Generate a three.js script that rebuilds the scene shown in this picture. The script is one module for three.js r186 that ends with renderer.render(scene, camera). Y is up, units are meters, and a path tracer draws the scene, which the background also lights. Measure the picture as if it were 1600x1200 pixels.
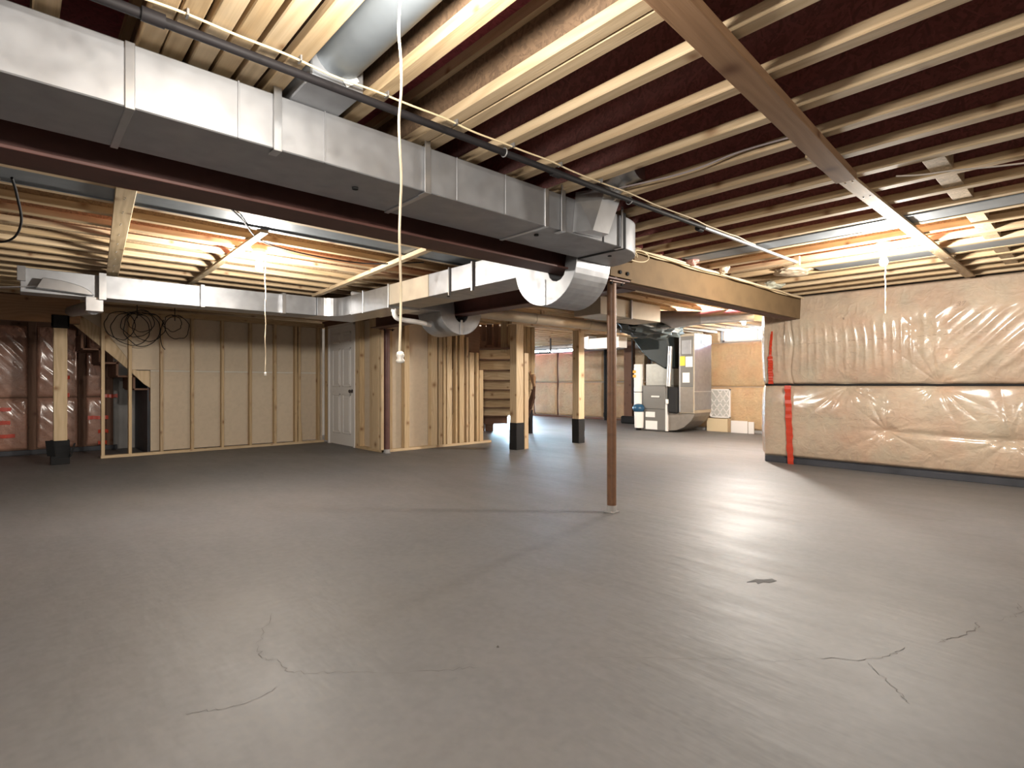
import * as THREE from 'three';
import { mergeGeometries } from 'three/addons/utils/BufferGeometryUtils.js';
import { RectAreaLightUniformsLib } from 'three/addons/lights/RectAreaLightUniformsLib.js';

// ---------------------------------------------------------------- camera, sky, lights, exposure
// World: x = u (along the steel beam), -z = v (along the right-hand joists), y up, metres.
const renderer = new THREE.WebGLRenderer({ antialias: true });
renderer.toneMapping = THREE.LinearToneMapping;
renderer.toneMappingExposure = 1.1;
renderer.shadowMap.enabled = true;
RectAreaLightUniformsLib.init();
const scene = new THREE.Scene();
const P = (u, v, y) => new THREE.Vector3(u, y, -v);
const CAM_H = 1.05;
const camera = new THREE.PerspectiveCamera(70.8, 4 / 3, 0.05, 60);
camera.position.copy(P(0, 0, CAM_H));
camera.lookAt(P(0.6756, 0.7373, CAM_H));
scene.background = new THREE.Color(0.56, 0.8, 1.0);          // daylight outside the small basement windows
scene.backgroundIntensity = 85;
const LAMP = new THREE.Color(1, 0.935, 0.845);
const LAMPS = [                                               // bare bulbs: [u, v, bulb centre height], candela
  { at: [0.63, 1.14, 2.0], power: 6.5 },
  { at: [1.5, 4.78, 2.03], power: 15 },
  { at: [5.12, 1.18, 2.03], power: 18 },
  { at: [8.25, 3.72, 1.99], power: 40 },
  { at: [-1.7, -1.5, 2.03], power: 32 },                       // added fill bulb, unseen behind the camera
  { at: [7.55, 9.35, 2.02], power: 32 },                       // added to brighten the back room, hidden behind the stair
];

// ---------------------------------------------------------------- helpers
let seed = 7;
const rnd = () => { seed = (seed * 1664525 + 1013904223) >>> 0; return seed / 4294967296; };
const rr = (a, b) => a + (b - a) * rnd();
const lerp = (a, b, t) => a + (b - a) * t, clamp = (x, a, b) => Math.min(b, Math.max(a, x));
const sstep = (a, b, x) => { const t = clamp((x - a) / (b - a), 0, 1); return t * t * (3 - 2 * t); };
const hash = (i, j, s) => { let h = (i * 374761393 + j * 668265263 + s * 974711) | 0; h = Math.imul(h ^ (h >>> 13), 1274126177); h ^= h >>> 16; return (h >>> 0) / 4294967296; };
function vnoise(x, y, px, py, s) {                            // value noise, periodic in px, py cells
  const i = Math.floor(x), j = Math.floor(y), fx = x - i, fy = y - j, m = (a, n) => ((a % n) + n) % n;
  const a = fx * fx * (3 - 2 * fx), b = fy * fy * (3 - 2 * fy);
  const h = (p, q) => hash(m(p, px), m(q, py), s);
  return lerp(lerp(h(i, j), h(i + 1, j), a), lerp(h(i, j + 1), h(i + 1, j + 1), a), b);
}
const fbm = (x, y, px, py, s, o = 4) => { let v = 0, a = 0.5, n = 0; for (let k = 0; k < o; k++) { v += a * vnoise(x * 2 ** k, y * 2 ** k, px * 2 ** k, py * 2 ** k, s + k); n += a; a *= 0.5; } return v / n; };
const enc = (l) => Math.round(255 * clamp(l <= 0.0031308 ? 12.92 * l : 1.055 * l ** (1 / 2.4) - 0.055, 0, 1));
function tex(w, h, fn, rep, color = true) {
  const d = new Uint8Array(w * h * 4);
  for (let y = 0; y < h; y++) for (let x = 0; x < w; x++) {
    const c = fn(x / w, y / h), i = 4 * (y * w + x);
    if (color) { d[i] = enc(c[0]); d[i + 1] = enc(c[1]); d[i + 2] = enc(c[2]); } else d[i] = d[i + 1] = d[i + 2] = Math.round(255 * clamp(c, 0, 1));
    d[i + 3] = 255;
  }
  const t = new THREE.DataTexture(d, w, h, THREE.RGBAFormat);
  t.wrapS = t.wrapT = THREE.RepeatWrapping; t.magFilter = THREE.LinearFilter; t.minFilter = THREE.LinearMipmapLinearFilter; t.generateMipmaps = true;
  if (color) t.colorSpace = THREE.SRGBColorSpace;
  t.repeat.set(...rep); t.needsUpdate = true;
  return t;
}
const names = new Map();
function numbered(n) { const k = names.get(n) ?? 0; names.set(n, k + 1); return k ? n + '_' + String(k).padStart(3, '0') : n; }
function thing(name, label, category, at = [0, 0, 0], group) {
  const o = new THREE.Group(); o.name = numbered(name); o.position.copy(P(...at)); scene.add(o);
  o.userData = { label, category }; if (group) o.userData.group = group;
  return o;
}
function structure(name, at = [0, 0, 0]) { const o = new THREE.Group(); o.name = name; o.position.copy(P(...at)); o.userData = { kind: 'structure' }; scene.add(o); return o; }
// geometry given in world coordinates; the mesh takes its parent's origin (or, with own = true, its own box's foot)
function part(parent, name, geo, mat, label) {
  if (Array.isArray(geo)) geo = mergeGeometries(geo.map((g) => { const q = g.index ? g.toNonIndexed() : g; for (const k of Object.keys(q.attributes)) if (!['position', 'normal', 'uv'].includes(k)) q.deleteAttribute(k); return q; }));
  const off = new THREE.Vector3(); for (let p = parent; p && p !== scene; p = p.parent) off.add(p.position);
  geo.computeBoundingBox(); const b = geo.boundingBox, c = new THREE.Vector3((b.min.x + b.max.x) / 2, b.min.y, (b.min.z + b.max.z) / 2);
  geo.translate(-c.x, -c.y, -c.z);
  const m = new THREE.Mesh(geo, mat); m.name = name; m.position.copy(c).sub(off); m.castShadow = m.receiveShadow = true;
  if (label) m.userData.label = label;
  parent.add(m); return m;
}
function planarUV(g, ox = 0, oy = 0) {                        // box-projected uv in metres, U along the longest axis of each face
  const p = g.attributes.position, n = g.attributes.normal, uv = new Float32Array(p.count * 2);
  g.computeBoundingBox(); const s = new THREE.Vector3(); g.boundingBox.getSize(s); const S = [s.x, s.y, s.z];
  for (let i = 0; i < p.count; i++) {
    const N = [Math.abs(n.getX(i)), Math.abs(n.getY(i)), Math.abs(n.getZ(i))], A = [p.getX(i), p.getY(i), p.getZ(i)];
    const k = N.indexOf(Math.max(...N)), ax = [0, 1, 2].filter((q) => q !== k); if (S[ax[1]] > S[ax[0]]) ax.reverse();
    uv[2 * i] = A[ax[0]] + ox; uv[2 * i + 1] = A[ax[1]] + oy + k * 0.37;
  }
  g.setAttribute('uv', new THREE.BufferAttribute(uv, 2)); return g;
}
function flat(tris) { const g = new THREE.BufferGeometry(); g.setAttribute('position', new THREE.BufferAttribute(new Float32Array(tris.flat(2)), 3)); g.computeVertexNormals(); return g; }
// chamfered box centred on 0, sizes x,y,z
function cbox(sx, sy, sz, c = 0.003) {
  c = Math.min(c, sx / 3, sy / 3, sz / 3); const h = [sx / 2, sy / 2, sz / 2], t = [];
  const V = (s, k) => { const r = [0, 1, 2].map((a) => s[a] * (a === k ? h[a] : h[a] - c)); return r; };
  const tri = (a, b, d, out) => { const n = [(b[1] - a[1]) * (d[2] - a[2]) - (b[2] - a[2]) * (d[1] - a[1]), (b[2] - a[2]) * (d[0] - a[0]) - (b[0] - a[0]) * (d[2] - a[2]), (b[0] - a[0]) * (d[1] - a[1]) - (b[1] - a[1]) * (d[0] - a[0])]; t.push(n[0] * out[0] + n[1] * out[1] + n[2] * out[2] > 0 ? [a, b, d] : [a, d, b]); };
  const quad = (a, b, d, e, out) => { tri(a, b, d, out); tri(a, d, e, out); };
  for (let k = 0; k < 3; k++) for (const s of [-1, 1]) {
    const i = (k + 1) % 3, j = (k + 2) % 3, C = [[-1, -1], [1, -1], [1, 1], [-1, 1]].map(([p, q]) => { const r = [0, 0, 0]; r[k] = s; r[i] = p; r[j] = q; return V(r, k); });
    const o = [0, 0, 0]; o[k] = s; quad(...C, o);
  }
  for (let k = 0; k < 3; k++) { const i = (k + 1) % 3, j = (k + 2) % 3; for (const p of [-1, 1]) for (const q of [-1, 1]) { const a = [0, 0, 0], b = [0, 0, 0]; a[k] = -1; b[k] = 1; a[i] = b[i] = p; a[j] = b[j] = q; const o = [0, 0, 0]; o[i] = p; o[j] = q; quad(V(a, i), V(b, i), V(b, j), V(a, j), o); } }
  for (const x of [-1, 1]) for (const y of [-1, 1]) for (const z of [-1, 1]) { const s = [x, y, z]; tri(V(s, 0), V(s, 1), V(s, 2), s); }
  return flat(t);
}
function box(u0, u1, v0, v1, y0, y1, c = 0.003) {
  const g = planarUV(cbox(u1 - u0, y1 - y0, v1 - v0, c), rnd() * 7, rnd() * 5);
  return g.translate((u0 + u1) / 2, (y0 + y1) / 2, -(v0 + v1) / 2);
}
// a board between two points (u,v,y), width across (horizontal) and thickness (vertical)
function beam3(a, b, w, t, c = 0.002, roll = 0) {
  const A = P(...a), B = P(...b), L = A.distanceTo(B), g = planarUV(cbox(L, t, w, c), rnd() * 7, rnd() * 5);
  const x = B.clone().sub(A).normalize(), z = new THREE.Vector3().crossVectors(x, new THREE.Vector3(0, 1, 0)); if (z.length() < 1e-4) z.set(0, 0, 1); z.normalize();
  const y = new THREE.Vector3().crossVectors(z, x); const m = new THREE.Matrix4().makeBasis(x, y, z);
  if (roll) m.multiply(new THREE.Matrix4().makeRotationX(roll));
  return g.applyMatrix4(m).translate((A.x + B.x) / 2, (A.y + B.y) / 2, (A.z + B.z) / 2);
}
function rod(a, b, r, n = 16, r2 = r, open = false) {
  const A = P(...a), B = P(...b), L = A.distanceTo(B), g = new THREE.CylinderGeometry(r2, r, L, n, 1, open);
  const uv = g.attributes.uv; for (let i = 0; i < uv.count; i++) uv.setXY(i, uv.getY(i) * L, uv.getX(i) * 6.28 * r);
  g.applyQuaternion(new THREE.Quaternion().setFromUnitVectors(new THREE.Vector3(0, 1, 0), B.clone().sub(A).normalize()));
  return g.translate((A.x + B.x) / 2, (A.y + B.y) / 2, (A.z + B.z) / 2);
}
function tube(pts, r, seg = 40, n = 8, closed = false) { return new THREE.TubeGeometry(new THREE.CatmullRomCurve3(pts.map((p) => P(...p)), closed, 'catmullrom', 0.5), seg, r, n, closed); }
// prism: outline in plane 'uv' | 'vy' | 'uy', extruded between a and b along the third axis
function prism(plane, pts, a, b, bev = 0.003, curve = 1) {
  const s = new THREE.Shape(pts.map((p) => new THREE.Vector2(p[0], p[1])));
  const g = new THREE.ExtrudeGeometry(s, { depth: Math.max(b - a - 2 * bev, 1e-4), bevelEnabled: bev > 0, bevelThickness: bev, bevelSize: bev, bevelOffset: -bev, bevelSegments: 1, curveSegments: 12, steps: 1 });
  g.translate(0, 0, a + bev);
  const p = g.attributes.position; let flip = false;
  for (let i = 0; i < p.count; i++) {
    const [x, y, z] = [p.getX(i), p.getY(i), p.getZ(i)];
    if (plane === 'uv') p.setXYZ(i, x, z, -y); else if (plane === 'vy') { p.setXYZ(i, z, y, -x); } else p.setXYZ(i, x, y, -z);
  }
  // orientation: uv: (x,y,z)->(x,z,-y) proper; vy: (x,y,z)->(z,y,-x) proper; uy: (x,y,-z) mirror
  flip = plane === 'uy';
  if (flip) for (let i = 0; i < p.count; i += 3) { const t = [p.getX(i), p.getY(i), p.getZ(i)]; p.setXYZ(i, p.getX(i + 1), p.getY(i + 1), p.getZ(i + 1)); p.setXYZ(i + 1, ...t); }
  g.computeVertexNormals(); return planarUV(g, rnd() * 3, rnd() * 3);
}
const arc = (cx, cy, r, a0, a1, n = 14) => Array.from({ length: n + 1 }, (_, i) => { const a = (a0 + (a1 - a0) * i / n) * Math.PI / 180; return [cx + r * Math.cos(a), cy + r * Math.sin(a)]; });

// ---------------------------------------------------------------- materials
const woodTex = tex(512, 256, (x, y) => {
  const w = fbm(x * 2, y * 4, 2, 4, 3, 3), g = Math.sin((y * 9 + w * 2.6 + 0.25 * Math.sin(6.283 * x)) * 6.283) * 0.5 + 0.5, f = fbm(x * 8, y * 128, 8, 128, 11, 2);
  let kn = 0; for (const [kx, ky, kr] of [[0.2, 0.3, 0.03], [0.62, 0.7, 0.022], [0.85, 0.15, 0.018], [0.45, 0.52, 0.014]]) { const d = Math.hypot((x - kx) * 1.2, (y - ky) * 0.45) / kr; kn = Math.max(kn, Math.exp(-d * d * 0.55)); }
  const t = 0.82 + 0.13 * g + 0.14 * (f - 0.5) + 0.1 * (w - 0.5);
  return [t * (1 - 0.55 * kn), t * (0.98 - 0.66 * kn) * (0.97 + 0.03 * g), t * (0.95 - 0.72 * kn) * (0.92 + 0.08 * g)];
}, [1 / 1.2, 1 / 0.45]);
const osbData = new Float32Array(512 * 512).fill(0.5);
for (let k = 0; k < 5200; k++) {
  const cx = rnd() * 512, cy = rnd() * 512, a = rnd() * Math.PI, L = rr(8, 34), W = rr(2, 6), t = rr(0.3, 0.85), ca = Math.cos(a), sa = Math.sin(a);
  for (let y = -36; y < 36; y++) for (let x = -36; x < 36; x++) { const p = x * ca + y * sa, q = -x * sa + y * ca; if (Math.abs(p) < L && Math.abs(q) < W) { const i = (((cy + y) | 0) + 512) % 512 * 512 + (((cx + x) | 0) + 512) % 512; osbData[i] = t * (0.9 + 0.1 * Math.cos(q * 2)); } }
}
const osb = (x, y) => osbData[((y * 512) | 0) * 512 + ((x * 512) | 0)];
const osbTex = tex(512, 512, (x, y) => { const t = 0.55 + 0.75 * (osb(x, y) - 0.3); return [t, t * 0.98, t * 0.94]; }, [1 / 0.6, 1 / 0.6]);
const rough = (s, lo, hi, f, rep) => tex(256, 256, (x, y) => lerp(lo, hi, fbm(x * f, y * f, f, f, s, 5)), rep, false);
const noiseTex = (s, lo, hi, f, rep, o = 5) => tex(256, 256, (x, y) => { const t = lerp(lo, hi, fbm(x * f, y * f, f, f, s, o)); return [t, t, t]; }, rep);
const lin = (r, g, b) => new THREE.Color().setRGB(r, g, b);
const std = (o) => new THREE.MeshStandardMaterial({ roughness: 0.7, metalness: 0, ...o });
const woodBump = tex(256, 256, (x, y) => 0.5 + 0.5 * (fbm(x * 6, y * 90, 6, 90, 21, 3) - 0.5), [1 / 0.8, 1 / 0.35], false);
const lumber = [[0.56, 0.42, 0.255], [0.51, 0.375, 0.22], [0.61, 0.475, 0.31], [0.53, 0.4, 0.255]].map((c) => std({ color: lin(...c), map: woodTex, roughness: 0.72, bumpMap: woodBump, bumpScale: 0.0012 }));
const wood = () => lumber[(rnd() * 4) | 0];
const paleWood = std({ color: lin(0.66, 0.52, 0.33), map: woodTex, roughness: 0.75 });
const brownWood = std({ color: lin(0.34, 0.2, 0.11), map: woodTex, roughness: 0.75, bumpMap: woodBump, bumpScale: 0.0015 });
const beamTan = std({ color: lin(0.185, 0.117, 0.054), map: noiseTex(77, 0.7, 1.2, 6, [1.3, 1.3]), roughness: 0.8 });
const darkWood = std({ color: lin(0.16, 0.085, 0.055), map: woodTex, roughness: 0.75 });
const webLitTan = std({ color: lin(0.44, 0.305, 0.175), map: osbTex, roughness: 0.8 });
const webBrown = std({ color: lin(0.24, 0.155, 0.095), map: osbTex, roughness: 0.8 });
const webDimRed = std({ color: lin(0.3, 0.1, 0.088), map: osbTex, roughness: 0.8 });
const osbFloor = std({ color: lin(0.4, 0.085, 0.115), map: osbTex, roughness: 0.8 });
const osbPale = std({ color: lin(0.68, 0.52, 0.34), map: osbTex, roughness: 0.8 });
const galvTex = tex(256, 256, (x, y) => { const t = 0.9 + 0.16 * (fbm(x * 10, y * 10, 10, 10, 5, 2) - 0.5) + 0.1 * (fbm(x * 3, y * 3, 3, 3, 9, 3) - 0.5); return [t, t, t * 1.01]; }, [1 / 0.5, 1 / 0.5]);
const galvRough = rough(31, 0.34, 0.6, 6, [1 / 0.4, 1 / 0.4]);
const galvBump = tex(256, 256, (x, y) => fbm(x * 3, y * 3, 3, 3, 41, 3), [1 / 0.7, 1 / 0.7], false);
const galv = std({ color: lin(0.385, 0.39, 0.4), map: galvTex, metalness: 0.7, roughness: 1, roughnessMap: galvRough, bumpMap: galvBump, bumpScale: 0.004 });
const galvShiny = std({ color: lin(0.6, 0.61, 0.62), map: galvTex, metalness: 0.85, roughness: 0.3, bumpMap: galvBump, bumpScale: 0.003 });
const galvDusty = std({ color: lin(0.46, 0.4, 0.31), map: noiseTex(71, 0.75, 1.1, 5, [1.2, 1.2]), metalness: 0.4, roughness: 0.65 });
const ductBrown = std({ color: lin(0.3, 0.27, 0.235), map: galvTex, metalness: 0.6, roughness: 0.42 });
const panMetal = std({ color: lin(0.3, 0.335, 0.36), map: galvTex, metalness: 0.6, roughness: 0.5 });
const slotDark = std({ color: lin(0.02, 0.02, 0.02), roughness: 0.9 });
const redOxide = std({ color: lin(0.1, 0.04, 0.032), map: noiseTex(13, 0.6, 1.3, 6, [2, 2]), roughness: 0.55, metalness: 0.1 });
const rustPost = std({ color: lin(0.15, 0.072, 0.036), map: noiseTex(17, 0.6, 1.3, 8, [3, 3]), roughness: 0.5, metalness: 0.1 });
const blackPipe = new THREE.MeshPhysicalMaterial({ color: lin(0.016, 0.014, 0.015), map: noiseTex(19, 0.3, 2.6, 6, [4, 4]), roughness: 0.6, specularIntensity: 0.4 });
const greyPipe = std({ color: lin(0.3, 0.3, 0.3), roughness: 0.5, metalness: 0.6 });
const cableMat = std({ color: lin(0.72, 0.58, 0.36), roughness: 0.6 });
const blackMat = std({ color: lin(0.008, 0.008, 0.009), roughness: 0.85 });
const blackPoly = std({ color: lin(0.012, 0.019, 0.02), roughness: 0.55 });
const whitePlastic = std({ color: lin(0.8, 0.78, 0.75), roughness: 0.4 });
const whitePaint = std({ color: lin(0.72, 0.7, 0.68), roughness: 0.45 });
const drywall = std({ color: lin(0.56, 0.465, 0.35), map: noiseTex(23, 0.9, 1.06, 16, [1.5, 1.5]), roughness: 0.9 });
const paper = std({ color: lin(0.7, 0.7, 0.68), roughness: 0.8 });
const yellowPaper = std({ color: lin(0.75, 0.6, 0.08), roughness: 0.7 });
const orangePaper = std({ color: lin(0.7, 0.35, 0.05), roughness: 0.7 });
const furnaceMetal = std({ color: lin(0.17, 0.165, 0.155), roughness: 0.45, metalness: 0.4 });
const coilMetal = std({ color: lin(0.36, 0.36, 0.33), map: galvTex, roughness: 0.5, metalness: 0.5 });
const concrete = std({ color: lin(0.33, 0.32, 0.31), map: noiseTex(29, 0.6, 1.15, 4, [0.8, 0.8]), roughness: 0.9 });
const darkConcrete = std({ color: lin(0.045, 0.048, 0.06), map: noiseTex(37, 0.5, 1.3, 6, [1, 1]), roughness: 0.6 });
const redTape = std({ color: lin(0.55, 0.05, 0.02), roughness: 0.3 });
const pinkFluff = std({ color: lin(0.75, 0.42, 0.36), roughness: 1 });
const creamFluff = std({ color: lin(0.75, 0.6, 0.45), roughness: 1 });
const fibreTex = tex(512, 512, (x, y) => { const t = 0.8 + 0.3 * (fbm(x * 5, y * 5, 5, 5, 51, 5) - 0.5), p = fbm(x * 7, y * 7, 7, 7, 61, 4), q = fbm(x * 40, y * 40, 40, 40, 66, 2); return [t * (1 + 0.08 * (p - 0.5)) + 0.1 * (q - 0.5), t * (0.97 + 0.14 * (0.5 - p)) + 0.1 * (q - 0.5), t * (0.92 + 0.2 * (0.5 - p)) + 0.08 * (q - 0.5)]; }, [1 / 1.5, 1 / 1.5]);
const crinkle = tex(512, 512, (x, y) => { const a = Math.abs(fbm(x * 10, y * 6, 10, 6, 81, 4) - 0.5), b = Math.abs(fbm(x * 5 + 0.3, y * 9, 5, 9, 91, 4) - 0.5); return clamp(1 - 3.2 * Math.min(a, b) - 0.8 * (a + b), 0, 1); }, [1 / 0.9, 1 / 0.9], false);
const poly = (c, bump = 0.006) => new THREE.MeshPhysicalMaterial({ color: lin(...c), map: fibreTex, roughness: 0.6, clearcoat: 1, clearcoatRoughness: 0.16, bumpMap: crinkle, bumpScale: bump });
function printed(y0, y1, draw) {                                // fibre colour of one long batt with the maker's faded print on its facing
  const w = 2048, h = 512, c = document.createElement('canvas'); c.width = w; c.height = h; const x = c.getContext('2d'); x.fillStyle = '#fff'; x.fillRect(0, 0, w, h);
  const S = (s) => s / 4.6 * w, T = (y) => (y1 - y) / (y1 - y0) * h; draw(x, S, T); const d = x.getImageData(0, 0, w, h).data;
  const t = tex(w, h, (a, b) => { const s = a * 4.6, y = y0 + b * (y1 - y0), q = 0.8 + 0.34 * (fbm(s * 3, y * 3, 64, 64, 51, 5) - 0.5), p = fbm(s * 5, y * 5, 64, 64, 61, 4), r = fbm(s * 24, y * 24, 512, 512, 66, 2), k = d[4 * (Math.min(h - 1, ((1 - b) * h) | 0) * w + ((a * w) | 0))] / 255;
    return [k * (q * (1 + 0.1 * (p - 0.5)) + 0.1 * (r - 0.5)), k * (q * (0.97 + 0.16 * (0.5 - p)) + 0.1 * (r - 0.5)), k * (q * (0.92 + 0.22 * (0.5 - p)) + 0.08 * (r - 0.5))]; }, [1 / 4.6, 1 / (y1 - y0)]);
  t.offset.set(0, -y0 / (y1 - y0)); const m = poly([0.62, 0.48, 0.365]); m.map = t; return m;
}
const dashes = (x, S, T, s0, s1, ya, yb) => { x.fillStyle = '#8a7f74'; let s = s0, k = 0; while (s < s1) { const w = 0.012 + 0.03 * hash(k, 1, 3); if (k % 5 !== 3) x.fillRect(S(s), T(lerp(ya, yb, (s - s0) / (s1 - s0))) + 2 * (hash(k, 2, 4) - 0.5), S(w), 2.2); s += w + 0.008 + 0.02 * hash(k, 3, 5); k++; } };
const battUpper = printed(1.045, 2.2, (x, S, T) => { dashes(x, S, T, 0.4, 2.6, 1.565, 1.6); x.fillStyle = '#9a8f80'; x.font = 'italic 30px serif'; x.fillText('37', S(2.06), T(1.885)); x.fillRect(S(2.04), T(1.875), 14, 2); x.fillRect(S(0.98), T(1.86), 8, 12); });
const battLower = printed(0.085, 1.035, (x, S, T) => { dashes(x, S, T, 0.42, 1.35, 0.635, 0.62); });
const battFar = poly([0.6, 0.42, 0.25], 0.008); battFar.clearcoatRoughness = 0.3; battFar.clearcoat = 0.6;
const battPink = poly([0.52, 0.29, 0.22], 0.008);
const battSide = poly([0.6, 0.47, 0.4]);
const pane = new THREE.MeshPhysicalMaterial({ color: 0xffffff, transmission: 1, thickness: 0, roughness: 0.02, ior: 1.45 });
const glow = std({ color: lin(0.9, 0.88, 0.82), emissive: lin(1, 0.9, 0.74), emissiveIntensity: 14, roughness: 0.3 });
const porcelain = std({ color: lin(0.75, 0.72, 0.66), roughness: 0.3 });
const cordMat = std({ color: lin(0.78, 0.68, 0.5), roughness: 0.7 });

// ---------------------------------------------------------------- floor
const OV = 10.82, O2 = 15.4, JU = 8.6;                        // outer wall, its set-back stretch and where that begins
const JB = 2.18, JT = 2.42;                                   // underside and top of the joists
const floorTex = tex(1024, 1024, (x, y) => {
  const a = fbm(x * 4, y * 4, 4, 4, 101, 5), b = fbm(x * 9, y * 30, 9, 30, 111, 3), c = fbm(x * 120, y * 120, 120, 120, 121, 2), p = fbm(x * 3 + 0.4, y * 3, 3, 3, 131, 4);
  const t = 0.92 + 0.2 * (a - 0.5) + 0.08 * (b - 0.5) + 0.16 * (c - 0.5);
  return [t * (1 + 0.07 * (p - 0.5)), t, t * (1 - 0.09 * (p - 0.5))];
}, [1 / 3.3, 1 / 3.3]);
const floorRough = tex(512, 512, (x, y) => { const a = fbm(x * 5, y * 5, 5, 5, 141, 5), b = fbm(x * 6, y * 24, 6, 24, 151, 3); return 0.56 + 0.12 * (a - 0.5) + 0.08 * (b - 0.5); }, [1 / 2.7, 1 / 2.7], false);
const floorBump = tex(512, 512, (x, y) => fbm(x * 6, y * 22, 6, 22, 161, 4), [1 / 1.4, 1 / 1.4], false);
const floorMat = new THREE.MeshPhysicalMaterial({ metalness: 0, color: lin(0.157, 0.152, 0.149), map: floorTex, roughness: 1, roughnessMap: floorRough, bumpMap: floorBump, bumpScale: 0.0024, specularIntensity: 0.6 });
const floor = structure('floor');
part(floor, 'slab', box(-3.6, 13.1, -3.2, 15.7, -0.15, 0, 0), floorMat);
const crackMat = std({ color: lin(0.085, 0.078, 0.072), roughness: 0.9 });
const patchMat = std({ color: lin(0.075, 0.072, 0.07), roughness: 0.8 });
function crack(pts, w) {                                       // a hairline in the paint: ribbon following the slab
  const fine = []; for (let i = 0; i + 1 < pts.length; i++) { const n = 6; for (let k = 0; k < n; k++) { const t = k / n, j = k ? 0.011 : 0; fine.push([lerp(pts[i][0], pts[i + 1][0], t) + rr(-j, j), lerp(pts[i][1], pts[i + 1][1], t) + rr(-j, j)]); } } fine.push(pts[pts.length - 1]);
  const t = []; let prev = null;
  fine.forEach((p, i) => { const q = fine[Math.min(i + 1, fine.length - 1)], o = fine[Math.max(i - 1, 0)], dx = q[0] - o[0], dy = q[1] - o[1], L = Math.hypot(dx, dy) || 1, ww = (i === 0 || i === fine.length - 1 ? 0.05 : rr(0.1, 0.75)) * w * 0.75, a = [p[0] - dy / L * ww, 0.0012, -(p[1] + dx / L * ww)], b = [p[0] + dy / L * ww, 0.0012, -(p[1] - dx / L * ww)]; if (prev) { t.push([prev[0], prev[1], b], [prev[0], b, a]); } prev = [a, b]; });
  const g = flat(t); if (g.attributes.normal.getY(0) < 0) { const p = g.attributes.position; for (let i = 0; i < p.count; i += 3) { const s = [p.getX(i), p.getY(i), p.getZ(i)]; p.setXYZ(i, p.getX(i + 1), p.getY(i + 1), p.getZ(i + 1)); p.setXYZ(i + 1, ...s); } g.computeVertexNormals(); }
  return planarUV(g);
}
for (const [w, pts] of [
  [0.0021, [[0.863, 2.572], [0.746, 2.359], [0.701, 2.254], [0.703, 2.167], [0.731, 2.109], [0.724, 2.023], [0.776, 1.946], [0.9, 1.846], [1.024, 1.718], [1.169, 1.624], [1.263, 1.553]]],
  [0.0024, [[0.665, 1.935], [0.62, 1.91], [0.547, 1.903], [0.451, 1.932], [0.387, 1.969]]],
  [0.0016, [[1.627, 1.321], [1.763, 1.196], [1.896, 1.058], [2.027, 0.944], [2.136, 0.822], [2.261, 0.74]]],
  [0.0032, [[2.261, 0.74], [2.377, 0.611], [2.483, 0.553], [2.613, 0.53]]],
  [0.004, [[2.749, 0.449], [2.84, 0.421], [2.952, 0.385], [3.033, 0.364], [3.119, 0.369]]], [0.003, [[3.198, 0.318], [3.295, 0.274], [3.396, 0.25], [3.534, 0.271]]],
  [0.0024, [[2.369, 0.598], [2.294, 0.54], [2.215, 0.474], [2.157, 0.423]]]]) part(floor, 'crack', crack(pts, w), crackMat);
part(floor, 'bare_patch', prism('uv', [[2.85, 1.27], [2.93, 1.255], [2.955, 1.225], [3.0, 1.2], [2.985, 1.17], [2.93, 1.185], [2.915, 1.21], [2.87, 1.22], [2.89, 1.24]], 0.0002, 0.0016, 0), patchMat);
part(floor, 'paint_fleck', rod([1.415, 1.628, 0], [1.415, 1.628, 0.006], 0.006, 7, 0.002), crackMat);

// ---------------------------------------------------------------- ceiling: subfloor, joists, webs
const ceiling = structure('ceiling');
part(ceiling, 'subfloor', box(-3.6, 13.1, -3.2, 15.7, JT, JT + 0.08, 0), osbFloor);
const FW = 0.064, FH = 0.045;
function joistV(u, v0, v1, w = FW) {                           // runs along v
  const j = part(ceiling, 'floor_joist', [box(u, u + w, v0, v1, JB, JB + FH, 0.004), box(u, u + w, v0, v1, JT - FH, JT, 0)], wood());
  part(j, 'web', box(u + w / 2 - 0.006, u + w / 2 + 0.006, v0, v1, JB + FH - 0.002, JT - FH + 0.002, 0), u < 1.5 ? webBrown : u > 4.6 ? webLitTan : webDimRed); return j;  // tan webs near the right bulb, red in dimmer bays: light put into colour
}
function joistU(v, u0, u1, w = FW) {
  const j = part(ceiling, 'floor_joist', [box(u0, u1, v, v + w, JB, JB + FH, 0.004), box(u0, u1, v, v + w, JT - FH, JT, 0)], wood());
  part(j, 'web', box(u0, u1, v + w / 2 - 0.006, v + w / 2 + 0.006, JB + FH - 0.002, JT - FH + 0.002, 0), webLitTan); return j;
}
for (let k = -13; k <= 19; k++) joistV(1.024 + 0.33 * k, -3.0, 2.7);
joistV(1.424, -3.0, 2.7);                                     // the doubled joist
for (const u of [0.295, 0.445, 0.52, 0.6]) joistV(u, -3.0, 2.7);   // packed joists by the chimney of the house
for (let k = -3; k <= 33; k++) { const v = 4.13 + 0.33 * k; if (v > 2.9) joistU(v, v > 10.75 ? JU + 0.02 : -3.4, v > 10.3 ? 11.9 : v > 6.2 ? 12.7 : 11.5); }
for (let k = 7; k <= 17; k++) { const u = 1.024 + 0.33 * k + FW; part(ceiling, 'joist_block', box(u, u + 0.33 - FW, 0.53, 0.625, JB + 0.012, JT - 0.02, 0.002), osbPale); }
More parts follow.
